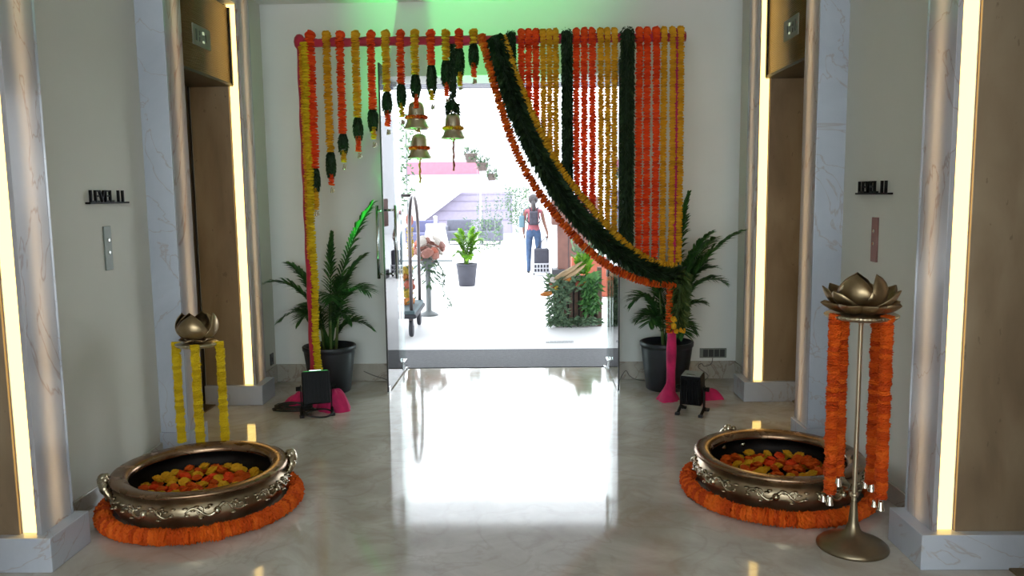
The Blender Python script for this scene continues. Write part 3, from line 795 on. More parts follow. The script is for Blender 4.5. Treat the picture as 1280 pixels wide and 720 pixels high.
    flower_string(pts, 0.040, 0.025, 'petal_orange', rg, 'flower_rope', 26, 0.07, 1.2, fine=True)
    # loose heads piled inside
    rnd = random.Random(seed)
    meshes = {}
    def bottom(r):
        for (r0, z0), (r1, z1) in zip(inner[::-1], inner[::-1][1:]):
            if r0 <= r <= r1: return z0+(z1-z0)*(r-r0)/(r1-r0)
        return 0.04
    spots = []
    tries = 0
    while len(spots) < 140 and tries < 9000:
        tries += 1
        r = 0.345*math.sqrt(rnd.random()); a = rnd.uniform(0, 2*PI)
        lay = 0 if len(spots) < 76 else 1
        x, y = r*math.cos(a), r*math.sin(a)
        if lay and r > 0.31: continue
        if any((x-p[0])**2+(y-p[1])**2 < 0.051**2 and p[2] == lay for p in spots): continue
        spots.append((x, y, lay))
    kinds = [('petal_orange', 'orange'), ('petal_yellow', 'yellow'), ('petal_red', 'red')]
    for i, (x, y, lay) in enumerate(spots):
        mk = kinds[0] if rnd.random() < 0.42 else (kinds[1] if rnd.random() < 0.68 else kinds[2])
        key = (mk[0], i % 3)
        if key not in meshes:
            o = loose_head_mesh(seed*10+i).build('loose_marigold', mk[0]); meshes[key] = o.data
        else:
            o = bpy.data.objects.new('loose_marigold', meshes[key]); C.objects.link(o)
        sc_ = rnd.uniform(0.024, 0.033)
        zz = max(bottom(math.hypot(x, y)), 0.062) + 0.42*sc_ + lay*0.032 + 0.012
        o.location = (cx+x, cy+y, zz); o.scale = (sc_,)*3
        o.rotation_euler = (rnd.uniform(-.5, .5), rnd.uniform(-.5, .5), rnd.uniform(0, 6.28))
        tag(o, 'loose %s marigold head heaped inside the %s urli bowl' % (mk[1], side), 'flower', 'loose %s marigolds in the %s urli' % (mk[1], side))
    return u
urli(-1.50, 4.00, 0.42, 'left', 21, 'urli_relief')
urli(1.535, 4.17, -1.22, 'right', 34, 'urli_relief')

# ------------------------------------------------------------------ lotus stands
def lotus_petal(mb, az, base_r, length, width, open_, curl, z0, thick=0.004, n=9, m=7):
    """spoon-shaped petal: rises from base_r at angle open_ (0 upright .. 1 flat), curling inwards by curl"""
    ca, sa = math.cos(az), math.sin(az)
    el0 = PI/2*(1-open_)
    r, z = base_r, z0
    rows = []
    for i in range(n+1):
        t = i/n
        wv = width*math.sin(PI*(0.10+0.86*t))**0.5*(1-0.12*t*t) if t < 1 else width*0.03
        el = el0+curl*(t-(0.0 if curl > 2.4 else 0.15))
        rows.append((r, z, wv, el))
        r += math.cos(el)*length/n; z += math.sin(el)*length/n
    vs = []; fs = []
    for lay in (0, 1):
        for (r, z, wv, el) in rows:
            nr, nz = -math.sin(el), math.cos(el)
            for j in range(m+1):
                u = j/m*2-1
                cup = 0.24*wv*(u*u)
                rr = r+nr*(cup+lay*thick); zz = z+nz*(cup+lay*thick)
                y = wv*u/2*1.0
                vs.append((rr*ca-y*sa, rr*sa+y*ca, zz))
    k = (n+1)*(m+1)
    for lay in (0, 1):
        for i in range(n):
            for j in range(m):
                q = lay*k+i*(m+1)+j
                f = (q, q+1, q+m+2, q+m+1)
                fs.append(f if lay else f[::-1])
    for i in range(n):
        for j in (0, m):
            q = i*(m+1)+j
            fs.append((q, q+m+1, q+m+1+k, q+k))
    mb.add(vs, fs)
def lotus(parent, z0, layers, s):
    for (azs, br, ln, wd, op, cu, dz) in layers:
        for az in azs:
            mb = MB()
            lotus_petal(mb, az, br*s, ln*s, wd*s, op, cu, 0)
            o = mb.build('petal', 'lotus_bronze', parent, smooth=True, loc=(0, 0, z0+dz*s)); fix_normals(o)
def lotus_stand(name, label, loc, rz, hz, plate_r, base_r, layers, s, garl, gmat, glen, grad, bells):
    t = thing(name, label, 'flower stand', loc, rz)
    b = MB().lathe([(0.001, 0), (base_r*0.98, 0), (base_r, 0.006), (base_r*0.99, 0.014), (base_r*0.9, 0.026), (base_r*0.62, 0.046), (base_r*0.36, 0.062), (base_r*0.22, 0.082), (base_r*0.14, 0.12), (base_r*0.10, 0.19), (0.011, 0.22)], 48)
    b.build('base', 'stand_dark', t, smooth=True)
    MB().lathe([(0.0105, 0.20), (0.0105, hz-0.05), (0.015, hz-0.03), (0.02, hz-0.02)], 16).build('pole', 'stand_metal', t, smooth=True)
    MB().lathe([(0.001, 0.235), (0.017, 0.238), (0.019, 0.246), (0.017, 0.254), (0.001, 0.257)], 16).build('collar', 'stand_metal', t, smooth=True)
    p = MB().lathe([(0.02, -0.022), (plate_r*0.82, -0.020), (plate_r*0.97, -0.014), (plate_r, -0.006), (plate_r, 0.0), (plate_r*0.96, 0.004), (0.02, 0.004)], 48).build('plate', 'stand_metal', t, smooth=True, loc=(0, 0, hz))
    bd = MB()
    for k in range(56):
        a = 2*PI*k/56; bd.ball((plate_r*1.0*math.cos(a), plate_r*math.sin(a), -0.003), 0.0042, 6)
    bd.build('beading', 'stand_metal', p, smooth=True)
    lotus(t, hz+0.006, layers, s)
    for i, ((x, y), col, ln, lab) in enumerate(garl):
        m4 = Matrix.Translation(Vector(loc)) @ Matrix.Rotation(rz, 4, 'Z')
        g = thing('stand_garland', lab, 'garland', m4 @ Vector((x, y, hz)), 0, 'garlands hung around '+name.replace('_', ' ')+(' of orange' if gmat == 'petal_orange' else ' of yellow'))
        flower_string([(0, 0, -0.004), (0, 0, -ln/2), (0.003, 0.0, -ln)], grad, 0.020, col, g, 'flower_string', 24, 0.10, 1.2, fine=True)
        if bells:
            small_bell(g, (0.004, 0, -ln-0.048), 0.017, 0.044)
            small_bell(g, (-0.022, 0.008, -ln-0.035), 0.012, 0.03)
    return t
H = PI/2
LR = [  # azimuths, base radius, length, width, openness, curl, dz
    ((0.08, PI-0.08, -0.85, PI+0.85, -H, 1.1, PI-1.1), 0.03, 0.150, 0.135, 1.0, 1.0, 0.002),
    ((0.20, PI-0.20, 1.0, PI-1.0, H), 0.03, 0.180, 0.125, 0.84, 1.45, 0.008),
    ((-0.35, PI+0.35), 0.025, 0.165, 0.110, 0.84, 1.3, 0.006),
    ((H, -H-0.80, -H+0.85), 0.012, 0.225, 0.170, 0.98, 2.85, 0.014)]
lotus_stand('lotus_stand', 'tall slim metal stand carrying an open bronze lotus, nearest on the right', (1.665, 3.49, 0), 0.0, 1.065, 0.150, 0.155, LR, 1.05,
            [((-0.130, -0.045), 'petal_orange', 0.80, 'orange garland hanging at the outer left of the tall lotus stand'),
             ((-0.030, 0.120), 'petal_orange', 0.775, 'orange garland just left of the pole on the tall lotus stand'),
             ((0.066, -0.110), 'petal_orange', 0.80, 'orange garland just right of the pole on the tall lotus stand'),
             ((0.104, 0.075), 'petal_orange', 0.785, 'orange garland hanging at the outer right of the tall lotus stand')], 'petal_orange', 0.8, 0.027, True)
LL = [([2*PI*k/6+0.2 for k in range(6)], 0.03, 0.075, 0.080, 0.99, 0.5, 0.002),
      ((0.25, PI-0.25, H), 0.020, 0.235, 0.165, 0.98, 2.5, 0.006),
      ((-H, -H+2.1, -H-2.1), 0.015, 0.235, 0.190, 0.98, 2.85, 0.010)]
lotus_stand('lotus_stand', 'short stand with closed bronze lotus bud behind the left bowl', (-1.725, 4.57, 0), 0.0, 0.765, 0.120, 0.12, LL, 1.0,
            [((-0.128, 0.0), 'petal_lemon', 0.60, 'yellow garland hanging at the left of the short lotus stand'),
             ((0.035, -0.12), 'petal_lemon', 0.61, 'yellow garland hanging in front of the pole of the short lotus stand'),
             ((0.128, 0.01), 'petal_lemon', 0.60, 'yellow garland hanging at the right of the short lotus stand')], 'petal_lemon', 0.6, 0.026, False)

# ------------------------------------------------------------------ potted palms
def frond(parent, base, ctrl, tip, ln, wd=0.020, n=20, mat='leaf_palm', bare=0.22, droop=0.5, seed=0, name='frond'):
    rnd = random.Random(seed)
    base, ctrl, tip = Vector(base), Vector(ctrl), Vector(tip)
    bz = lambda t: base*(1-t)**2 + ctrl*2*t*(1-t) + tip*t*t
    mb = MB()
    mb.tube([bz(i/10) for i in range(11)], [0.007*(1-0.8*i/10) for i in range(11)], 5)
    for i in range(n):
        t = bare+(1-bare)*(i+0.5)/n
        p = bz(t); tg = (bz(min(1, t+0.02))-bz(t-0.02)).normalized()
        side = tg.cross(Vector((0, 0, 1)))
        side = side.normalized() if side.length > 1e-4 else Vector((1, 0, 0))
        L = ln*(0.35+0.65*math.sin(PI*min(1, 0.18+0.80*(t-bare)/(1-bare))))*rnd.uniform(0.85, 1.12)
        for sg in (-1, 1):
            d = (side*sg*0.9 + tg*(0.40+0.7*t*t) + Vector((0, 0, rnd.uniform(0.0, 0.35)))).normalized()
            vs = []; K = 3
            wv = d.cross(Vector((0, 0, 1))); wv = wv.normalized() if wv.length > 1e-4 else tg
            q = p.copy()
            for k in range(K+1):
                u = k/K
                hw = wd/2*(0.45+0.9*math.sin(PI*(0.1+0.75*u)))*(1 if k < K else 0.05)
                tilt = wv*hw + Vector((0, 0, 1))*hw*0.25*sg
                vs += [q-tilt, q+tilt]
                q = q + (d + Vector((0, 0, -droop*u*1.3)))*L/K
            mb.add(vs, [(2*k, 2*k+1, 2*k+3, 2*k+2) for k in range(K)])
    return mb.build(name, mat, parent)
def pot(parent, r_top, r_bot, h, mat):
    MB().lathe([(0.001, 0), (r_bot*0.96, 0), (r_bot, 0.01), (r_top*0.965, h*0.86), (r_top*0.97, h*0.9), (r_top*1.01, h*0.91), (r_top*1.02, h*0.99), (r_top, h), (r_top*0.94, h), (r_top*0.92, h*0.86), (0.001, h*0.86)], 40).build('pot', mat, parent, smooth=True)
    mb = MB(); mb.lathe([(r_top*0.91, h*0.85), (r_top*0.6, h*0.885), (0.001, h*0.89)], 24)
    mb.build('soil', 'soil', parent)
def palm(name, label, loc, r_top, r_bot, h, fronds, extra, pmat='pot_black', lmat='leaf_palm', lw=0.013, ll=0.2, stems=5, seed=1, group=None, n=30, spread=0.5, top=1.0):
    rnd = random.Random(seed)
    t = thing(name, label, 'potted plant', loc, 0, group)
    pot(t, r_top, r_bot, h, pmat)
    for k in range(stems):
        a = rnd.uniform(0, 6.28); r = rnd.uniform(0.02, 0.06)
        MB().tube([(r*math.cos(a), r*math.sin(a), h*0.86), (r*1.4*math.cos(a), r*1.4*math.sin(a), h*0.86+0.22), (r*2.0*math.cos(a), r*2.0*math.sin(a), h*0.86+rnd.uniform(.35, .5))], [0.012, 0.010, 0.005], 7).build('stem', 'stem_green', t, smooth=True)
    sd = seed*100
    for (dx, dy, tz, lift, L) in fronds:
        sd += 1
        b = Vector((rnd.uniform(-.03, .03), rnd.uniform(-.03, .03), h*0.88))
        tip = Vector((dx, dy, tz))
        c = Vector((dx*0.30, dy*0.30, h*0.88+(tz-h*0.88)*0.55+lift))
        frond(t, b, c, tip, L*1.22, lw, n, lmat, seed=sd, droop=0.6)
    for k in range(extra):
        sd += 1
        a = 2*PI*k/extra+rnd.uniform(-.3, .3); q = rnd.uniform(0.55, 1.0)*spread
        b = Vector((0.02*math.cos(a), 0.02*math.sin(a), h*0.88))
        tz = h+rnd.uniform(0.12, 0.55)*top
        tip = Vector((q*math.cos(a), min(0.26, q*math.sin(a)), tz))
        frond(t, b, Vector((tip.x*0.35, tip.y*0.35, tz+0.22*top)), tip, ll, lw, n, lmat, seed=sd)
    return t
palm('potted_palm', 'potted areca palm in a black tub behind the left post', (-1.44, 6.50, 0), 0.215, 0.165, 0.385,
     [(0.40, -0.05, 1.54, 0.18, 0.20), (-0.47, -0.08, 0.92, 0.32, 0.17), (-0.40, 0.0, 0.60, 0.34, 0.15), (0.36, -0.10, 0.84, 0.36, 0.21), (-0.24, -0.06, 0.70, 0.25, 0.13),
      (-0.33, 0.05, 1.06, 0.22, 0.15), (0.20, -0.06, 0.60, 0.30, 0.14), (0.16, -0.10, 0.96, 0.2, 0.16), (0.05, 0.02, 1.30, 0.12, 0.17), (0.30, 0.10, 1.12, 0.2, 0.17)], 5, seed=3, spread=0.36, top=0.8)
palm('potted_palm', 'potted areca palm in a black tub behind the right post', (1.345, 6.50, 0), 0.215, 0.165, 0.395,
     [(0.52, -0.26, 1.30, 0.24, 0.21), (0.16, 0.0, 1.58, 0.15, 0.18), (0.42, -0.18, 0.90, 0.36, 0.18), (-0.30, -0.05, 0.72, 0.36, 0.18), (0.15, 0.05, 1.40, 0.12, 0.18), (-0.23, 0.0, 0.58, 0.25, 0.14),
      (0.33, 0.05, 1.05, 0.25, 0.2), (0.20, -0.08, 1.12, 0.22, 0.2), (0.40, 0.12, 1.22, 0.2, 0.2), (-0.12, -0.08, 0.90, 0.2, 0.16), (0.28, -0.1, 0.72, 0.2, 0.15), (0.30, -0.16, 1.28, 0.2, 0.2), (0.24, 0.12, 1.05, 0.2, 0.2), (0.36, -0.05, 1.0, 0.3, 0.2)], 5, seed=5, spread=0.34, top=0.7)

# ------------------------------------------------------------------ uplights and cables at the frame feet
def uplight(label, loc, rz, tilt, size, lens_mat):
    t = thing('uplight', label, 'stage light', loc, rz)
    sx, sy, sz = size
    m = Matrix.Translation((0, 0, sz*0.5+0.075)) @ Matrix.Rotation(tilt, 4, 'X')
    hb = MB().box(-sx/2, sx/2, -sy/2, sy/2, -sz/2, sz/2, m).build('housing', 'lamp_black', t, bevel=0.008)
    fb = MB()
    for k in range(7):
        x = -sx*0.40+k*sx*0.133
        fb.box(x-0.003, x+0.003, -sy/2-0.016, -sy/2+0.002, -sz*0.42, sz*0.38, m)
    fb.build('cooling_fins', 'lamp_black', hb)
    MB().box(-sx*0.44, sx*0.44, -sy*0.44, sy*0.44, sz/2-0.002, sz/2+0.004, m).build('lens', lens_mat, t)
    MB().box(-sx*0.22, sx*0.20, -sy/2+0.01, -sy/2+0.03, sz/2, sz/2+0.009, m).build('metal_label', 'steel', t)
    y = MB()
    for sg in (-1, 1):
        x = sg*(sx/2+0.010)
        y.box(x-0.004, x+0.004, -0.02, 0.02, 0.03, sz*0.6+0.075)
        y.tube([(x, -0.09, 0.012), (x, 0.0, 0.045), (x, 0.09, 0.012)], 0.012, 8)
    y.build('yoke_bracket', 'lamp_black', t)
    for sg in (-1, 1):
        k = MB().tube([(sg*(sx/2+0.014), 0, sz*0.5+0.075), (sg*(sx/2+0.045), 0, sz*0.5+0.075)], 0.017, 10).build('clamp_knob', 'lamp_black', t, smooth=True)
        for yy in (-0.095, 0.095):
            MB().box(sg*(sx/2+0.010)-0.016, sg*(sx/2+0.010)+0.016, yy-0.018, yy+0.018, 0, 0.02).build('rubber_foot', 'rubber', t, bevel=0.003)
    return t
uplight('black box uplight tilted beside the left post among cables', (-1.375, 5.80, 0), 0.30, -0.25, (0.20, 0.14, 0.24), 'lens_green')
uplight('black box uplight on stubby legs beside the right post', (1.405, 5.74, 0), -0.45, 0.12, (0.15, 0.13, 0.22), 'lamp_lens')
gl = bpy.data.lights.new('uplight_beam', 'SPOT'); gl.color = (0.12, 1.0, 0.22); gl.energy = 420; gl.spot_size = math.radians(44); gl.spot_blend = 0.9; gl.shadow_soft_size = 0.05
glo = bpy.data.objects.new('uplight_beam', gl); C.objects.link(glo)
glo.location = (-1.34, 5.86, 0.36)
glo.rotation_euler = (Vector((-0.30, 6.80, 3.0))-Vector((-1.34, 5.86, 0.36))).to_track_quat('-Z', 'Y').to_euler()
def cable(label, pts, r=0.006, mat='cable_black', group=None):
    o = MB().tube(spline(pts, 8), r, 6).build('cable', mat, smooth=True)
    return tag(o, label, 'cable', group)
rnd = random.Random(4)
def coil(cx, cy, r, turns, z=0.008, seed=1):
    rn = random.Random(seed); pts = []
    n = int(turns*9)
    for i in range(n):
        a = i*2*PI/9
        pts.append((cx+(r*rn.uniform(.8, 1.15))*1.35*math.cos(a), cy+r*rn.uniform(.75, 1.1)*0.7*math.sin(a), z+0.012*(i/9)+0.004*rn.random()))
    return pts
cable('black cable coiled on the floor left of the left uplight', coil(-1.56, 5.86, 0.105, 4, 0.008, 2) + [(-1.46, 5.80, 0.05), (-1.40, 5.78, 0.06)])
cable('black cable loop lying in front of the left uplight', [(-1.45, 5.70, 0.05), (-1.40, 5.66, 0.02), (-1.33, 5.665, 0.008), (-1.27, 5.68, 0.008), (-1.24, 5.74, 0.02), (-1.30, 5.78, 0.035), (-1.38, 5.74, 0.04), (-1.47, 5.68, 0.012)], 0.007)
cable('black cable arching over the coiled one by the left post', [(-1.74, 5.90, 0.008), (-1.70, 5.86, 0.03), (-1.64, 5.80, 0.075), (-1.55, 5.78, 0.09), (-1.47, 5.79, 0.07), (-1.42, 5.80, 0.05)], 0.006)
cable('thin grey cable running along the skirting left of the door', [(-1.22, 6.78, 0.10), (-1.14, 6.79, 0.06), (-1.05, 6.79, 0.03), (-0.99, 6.78, 0.006)], 0.0035, 'cable_grey')
cable('thin grey cable kinked along the skirting right of the door', [(0.99, 6.76, 0.006), (1.02, 6.79, 0.05), (1.05, 6.79, 0.085), (1.08, 6.79, 0.04), (1.14, 6.77, 0.01), (1.22, 6.74, 0.006)], 0.0035, 'cable_grey')
cable('thin grey cable dangling from the wide socket plate on the right', [(1.80, 6.82, 0.19), (1.78, 6.79, 0.14), (1.72, 6.78, 0.12), (1.69, 6.76, 0.15), (1.66, 6.74, 0.12), (1.74, 6.72, 0.05), (1.66, 6.66, 0.006), (1.56, 6.60, 0.006)], 0.0035, 'cable_grey')

# ------------------------------------------------------------------ outdoors: things in the courtyard
palm('outdoor_palm', 'small bright green palm in a slate pot standing alone on the paving', (-0.875, 14.23, 0), 0.19, 0.145, 0.40,
     [(0.30, 0, 0.80, 0.28, 0.19), (-0.24, 0, 0.82, 0.25, 0.18), (0.12, 0.05, 1.02, 0.12, 0.17), (-0.10, -0.05, 1.0, 0.12, 0.17), (0.22, -0.08, 0.94, 0.2, 0.17), (-0.2, 0.08, 0.92, 0.2, 0.17), (0.0, -0.1, 0.88, 0.2, 0.17)],
     4, 'pot_slate', 'leaf_bright', 0.035, 0.16, 4, 9, None, 12, 0.25, 0.7)

# luggage cart
ct = thing('luggage_cart', 'arched hotel luggage cart with yellow and floral hangings beyond the left door', 'luggage cart', (-1.33, 9.45, 0), 0.03)
MB().box(-0.24, 0.24, -0.50, 0.50, 0.26, 0.31).build('deck', 'cart_deck', ct, bevel=0.01)
MB().box(-0.26, 0.26, -0.53, 0.53, 0.22, 0.27).build('bumper', 'rubber', ct, bevel=0.015)
for x in (-0.20, 0.20):
    pts = [(x, -0.46, 0.30), (x, -0.46, 1.15)] + [(x, -0.46*math.cos(a), 1.15+0.46*math.sin(a)) for a in [PI*k/14 for k in range(1, 14)]] + [(x, 0.46, 1.15), (x, 0.46, 0.30)]
    MB().tube(pts, 0.021, 10).build('arch_tube', 'cart_brass', ct, smooth=True)
MB().tube([(-0.20, 0, 1.61), (0.20, 0, 1.61)], 0.018, 8).build('top_tube', 'cart_brass', ct, smooth=True)
for x in (-0.19, 0.19):
    for y in (-0.42, 0.42):
        wl = MB().lathe([(0.02, -0.022), (0.09, -0.022), (0.10, -0.012), (0.10, 0.012), (0.09, 0.022), (0.02, 0.022)], 20, caps=True).build('wheel', 'rubber', ct, smooth=True)
        wl.rotation_euler = (0, PI/2, 0); wl.location = (x, y, 0.10)
        MB().cbox((x, y, 0.18), (0.05, 0.07, 0.10)).build('caster_fork', 'cart_brass', ct)
g = thing('cart_garland', 'short yellow marigold garland hanging inside the luggage cart arch', 'garland', (-1.20, 9.60, 1.10))
flower_string([(0, 0, 0.12), (0, 0, -0.22)], 0.04, 0.03, 'bloom_yellow', g, 'flower_string', 9)
MB().tube([(0, 0, 0.14), (0, 0, 0.50)], 0.004, 5).build('thread', 'string_grey', g)
MB().ball((0, 0, 0.22), 0.06, 8, (0.8, 0.8, 1.3)).build('flower_ball', 'bloom_coral', g)
g = thing('cart_flowers', 'orange and yellow flower bunch lying on the luggage cart deck', 'flowers', (-1.24, 9.5, 0.31))
for k in range(5):
    mb = MB()
    for q in range(5): mb.flower((R_(-.06, .06), R_(-.10, .10), 0.06+0.09*k+R_(-.03, .03)), (R_(-1, 1), -1, R_(-.3, 1)), 0.045, 0.05, 9)
    mb.build('blooms', ('bloom_orange', 'bloom_yellow', 'bloom_coral', 'bloom_orange', 'bloom_yellow')[k], g)
lm = MB()
for k in range(60): lm.leafblade((R_(-.08, .08), R_(-.14, .14), R_(0, .45)), (R_(-1, 1), R_(-1, 1), R_(-.3, 1)), (0, 0, 1), 0.12, 0.04)
lm.build('leaves', 'leaf_far', g)
# flower arrangement beside the cart with trailing vine
fa = thing('flower_arrangement', 'pinkish flower arrangement with trailing vine next to the luggage cart', 'flowers', (-1.13, 10.7, 0))
MB().lathe([(0.001, 0), (0.13, 0), (0.11, 0.03), (0.04, 0.06), (0.035, 0.62), (0.10, 0.70), (0.12, 0.78), (0.10, 0.78)], 20).build('pedestal', 'ledge_grey', fa, smooth=True)
for k in range(34):
    a = R_(0, 6.28); r = 0.24*math.sqrt(R_(0, 1)); z = 0.86+0.20*math.sqrt(max(0, 1-(r/0.24)**2))*R_(-.6, 1)
    mb = MB().flower((r*math.cos(a), r*math.sin(a), z), (math.cos(a)*r*4, math.sin(a)*r*4-0.3, 0.6), R_(.045, .07), 0.05, 10)
    mb.build('bloom', ('bloom_pink', 'bloom_pink', 'bloom_coral', 'bloom_white')[k % 4], fa)
lm = MB()
for k in range(150):
    a = R_(0, 6.28); r = R_(0.03, .2); lm.leafblade((r*math.cos(a), r*math.sin(a), R_(0.42, .85)), (math.cos(a), math.sin(a), R_(-1, .3)), (0, 0, 1), R_(.08, .14), 0.045)
stuff(lm.build('leaves', 'leaf_far', fa))
lm = MB()
vp = spline([(0.10, -0.05, 0.8), (0.22, -0.08, 0.55), (0.20, -0.06, 0.35), (0.30, -0.08, 0.18), (0.26, -0.1, 0.10)], 8)
lm.tube(vp, 0.005, 5)
for q, t in sample(vp, 0.011): lm.leafblade(q, (R_(-1, 1), R_(-1, 1), R_(-.8, .4)), (0, 0, 1), R_(.05, .08), 0.03)
stuff(lm.build('trailing_vine', 'leaf_far', fa))

# flower and vegetable display crate on the right
fd = thing('flower_display', 'wooden crate display heaped with foliage, blooms and corn husks at the doorway', 'flower display', (0.80, 9.72, 0), 0.0)
for i in range(9):
    x = -0.26+i*0.065
    MB().box(x-0.022, x+0.022, -0.02, 0.0, 0.04, 0.46).build('slat', 'crate_wood', fd)
MB().box(-0.27, 0.27, 0.0, 0.36, 0.04, 0.44).build('crate_box', 'crate_dark', fd)
MB().box(0.255, 0.31, -0.05, 0.02, 0.0, 0.72).build('corner_post', 'crate_wood', fd, bevel=0.004)
MB().box(-0.29, 0.29, -0.03, -0.02, 0.02, 0.08).build('bottom_rail', 'crate_wood', fd)
def foliage(name, parent, n, box, ln, wd, mat, up=(-.3, .8)):
    lm = MB()
    for k in range(n):
        p = (R_(box[0], box[1]), R_(box[2], box[3]), R_(box[4], box[5]))
        lm.leafblade(p, (R_(-1, 1), R_(-1, .3), R_(*up)), (R_(-.5, .5), -1, R_(-.5, .5)), R_(*ln), wd*R_(.7, 1.3))
    return stuff(lm.build(name, mat, parent))
foliage('foliage_edge', fd, 420, (-0.34, -0.12, -0.14, -0.03, 0.04, 0.46), (.05, .10), 0.022, 'leaf_far', (-.8, .3))
foliage('foliage_edge', fd, 260, (-0.32, 0.28, -0.12, -0.04, 0.02, 0.10), (.05, .10), 0.022, 'leaf_far', (-.3, .4))
foliage('foliage_side', fd, 420, (0.08, 0.26, -0.12, -0.04, 0.18, 0.62), (.06, .12), 0.026, 'leaf_palm', (-.8, .2))
foliage('foliage_top', fd, 420, (-0.34, 0.24, -0.10, 0.25, 0.42, 0.58), (.07, .13), 0.035, 'leaf_far')
foliage('foliage_tuft', fd, 120, (0.02, 0.14, -0.02, 0.12, 0.60, 0.82), (.08, .14), 0.04, 'leaf_bright', (.2, 1.2))
for k in range(22):
    x, y, z = R_(-.30, .24), R_(-.13, .10), R_(.46, .62)
    MB().flower((x, y, z), (R_(-.4, .4), -1, R_(.1, .8)), R_(.028, .045), 0.04, 10).build('bloom', ('bloom_white', 'bloom_coral', 'bloom_orange', 'bloom_white', 'bloom_yellow')[k % 5], fd)
for k, (dx, dz) in enumerate(((0.0, 0.0), (0.05, 0.03), (-0.05, -0.02), (0.10, 0.0))):
    MB().tube([(-0.26+dx, -0.10, 0.58+dz), (-0.12+dx, -0.08, 0.66+dz), (0.02+dx, -0.05, 0.76+dz)], [0.012, 0.032, 0.008], 8).build('corn_husk', 'husk_cream', fd, smooth=True)
MB().tube([(-0.44, -0.12, 0.40), (-0.38, -0.13, 0.41), (-0.30, -0.12, 0.42)], [0.012, 0.03, 0.02], 8).build('squash', 'bloom_orange', fd, smooth=True)
for k in range(3):
    a0 = Vector((0.0+0.05*k, -0.14, 0.50-0.04*k)); b0 = Vector((0.30, -0.10, 0.68-0.03*k))
    lm = MB(); md = (a0+b0)/2+Vector((0, -.02, .06))
    for q in range(8):
        t = q/8; p0 = a0*(1-t)**2+md*2*t*(1-t)+b0*t*t; t2 = (q+1)/8; p1 = a0*(1-t2)**2+md*2*t2*(1-t2)+b0*t2*t2
        h0, h1 = 0.028*math.sin(PI*(0.1+0.85*t)), 0.028*math.sin(PI*(0.1+0.85*t2))
        lm.add([p0-Vector((0, 0, h0)), p1-Vector((0, 0, h1)), p1+Vector((0, 0, h1)), p0+Vector((0, 0, h0))], [(0, 1, 2, 3)])
    lm.build('broad_leaf', 'leaf_palm', fd)
tag(MB().box(0.0, 0.30, -0.012, 0.0, 0, 0.02).build('door_stopper', 'steel', loc=(0.40, 8.6, -0.004)), 'thin metal strip lying on the paving by the doorway', 'metal strip')

# wooden host desk
dk = thing('host_desk', 'dark brown wooden host desk with a wider top block behind the swag', 'desk', (1.12, 15.5, 0))
MB().box(-0.32, 0.40, 0, 0.45, 0.06, 1.02).build('body', 'desk_wood', dk, bevel=0.008)
MB().box(-0.43, 0.46, -0.06, 0.50, 1.02, 1.56).build('top_block', 'desk_wood', dk, bevel=0.01)
for x in (-0.11, 0.18): MB().box(x-0.006, x+0.006, -0.006, 0.0, 0.10, 0.98).build('panel_groove', 'desk_foot', dk)
MB().box(-0.43, -0.18, -0.10, 0.42, -0.004, 0.16).build('foot_block', 'desk_foot', dk, bevel=0.01)
MB().box(0.20, 0.46, -0.10, 0.42, -0.004, 0.06).build('foot_block', 'desk_foot', dk, bevel=0.01)
tb = thing('terracotta_planter', 'low reddish planter box behind the flower display', 'planter', (1.30, 12.6, 0))
MB().box(-0.40, 0.40, -0.12, 0.12, 0, 0.62).build('box', 'bloom_coral', tb, bevel=0.01)
foliage('plants', tb, 160, (-0.38, 0.38, -0.10, 0.10, 0.60, 0.80), (.08, .14), 0.04, 'leaf_far', (.2, 1.2))

# ------------------------------------------------------------------ the walking woman, seen from behind
def skin_mesh(name, verts, edges, radii, levels=2, root=0):
    me = bpy.data.meshes.new(name); me.from_pydata(verts, edges, []); me.update()
    o = bpy.data.objects.new(name, me); C.objects.link(o)
    sm = o.modifiers.new('skin', 'SKIN'); sm.use_smooth_shade = True; sm.branch_smoothing = 0.4
    for i, r in enumerate(radii):
        sv = me.skin_vertices[0].data[i]; sv.radius = r if isinstance(r, tuple) else (r, r); sv.use_root = (i == root)
    ss = o.modifiers.new('sub', 'SUBSURF'); ss.levels = levels; ss.render_levels = levels
    dg = bpy.context.evaluated_depsgraph_get(); dg.update()
    m2 = bpy.data.meshes.new_from_object(o.evaluated_get(dg)); m2.name = name
    bpy.data.objects.remove(o)
    return m2
pw = thing('person', 'person walking away in pink sleeveless top and jeans pulling a trolley', 'person', (0.34, 16.2, 0), 0.0)
V = [(0, 0, .86), (0, 0, .98), (0, .01, 1.12), (0, .01, 1.24), (0, 0, 1.32), (0, .01, 1.40), (0, .02, 1.47), (0, .01, 1.54),      # 0-7 spine, neck, head
     (-.09, 0, .82), (-.10, .04, .46), (-.105, -.06, .09), (-.11, .06, .035),                                                       # 8-11 left leg
     (.09, 0, .82), (.10, .0, .46), (.10, .03, .09), (.105, .15, .035),                                                              # 12-15 right leg
     (-.16, .0, 1.295), (-.20, .02, 1.06), (-.20, .10, .86), (-.195, .13, .80),                                                       # 16-19 left arm
     (.16, 0, 1.295), (.21, -.02, 1.06), (.27, -.08, .86), (.285, -.10, .79)]                                                        # 20-23 right arm
E_ = [(0, 1), (1, 2), (2, 3), (3, 4), (4, 5), (5, 6), (6, 7), (0, 8), (8, 9), (9, 10), (10, 11), (0, 12), (12, 13), (13, 14), (14, 15), (3, 16), (16, 17), (17, 18), (18, 19), (3, 20), (20, 21), (21, 22), (22, 23)]
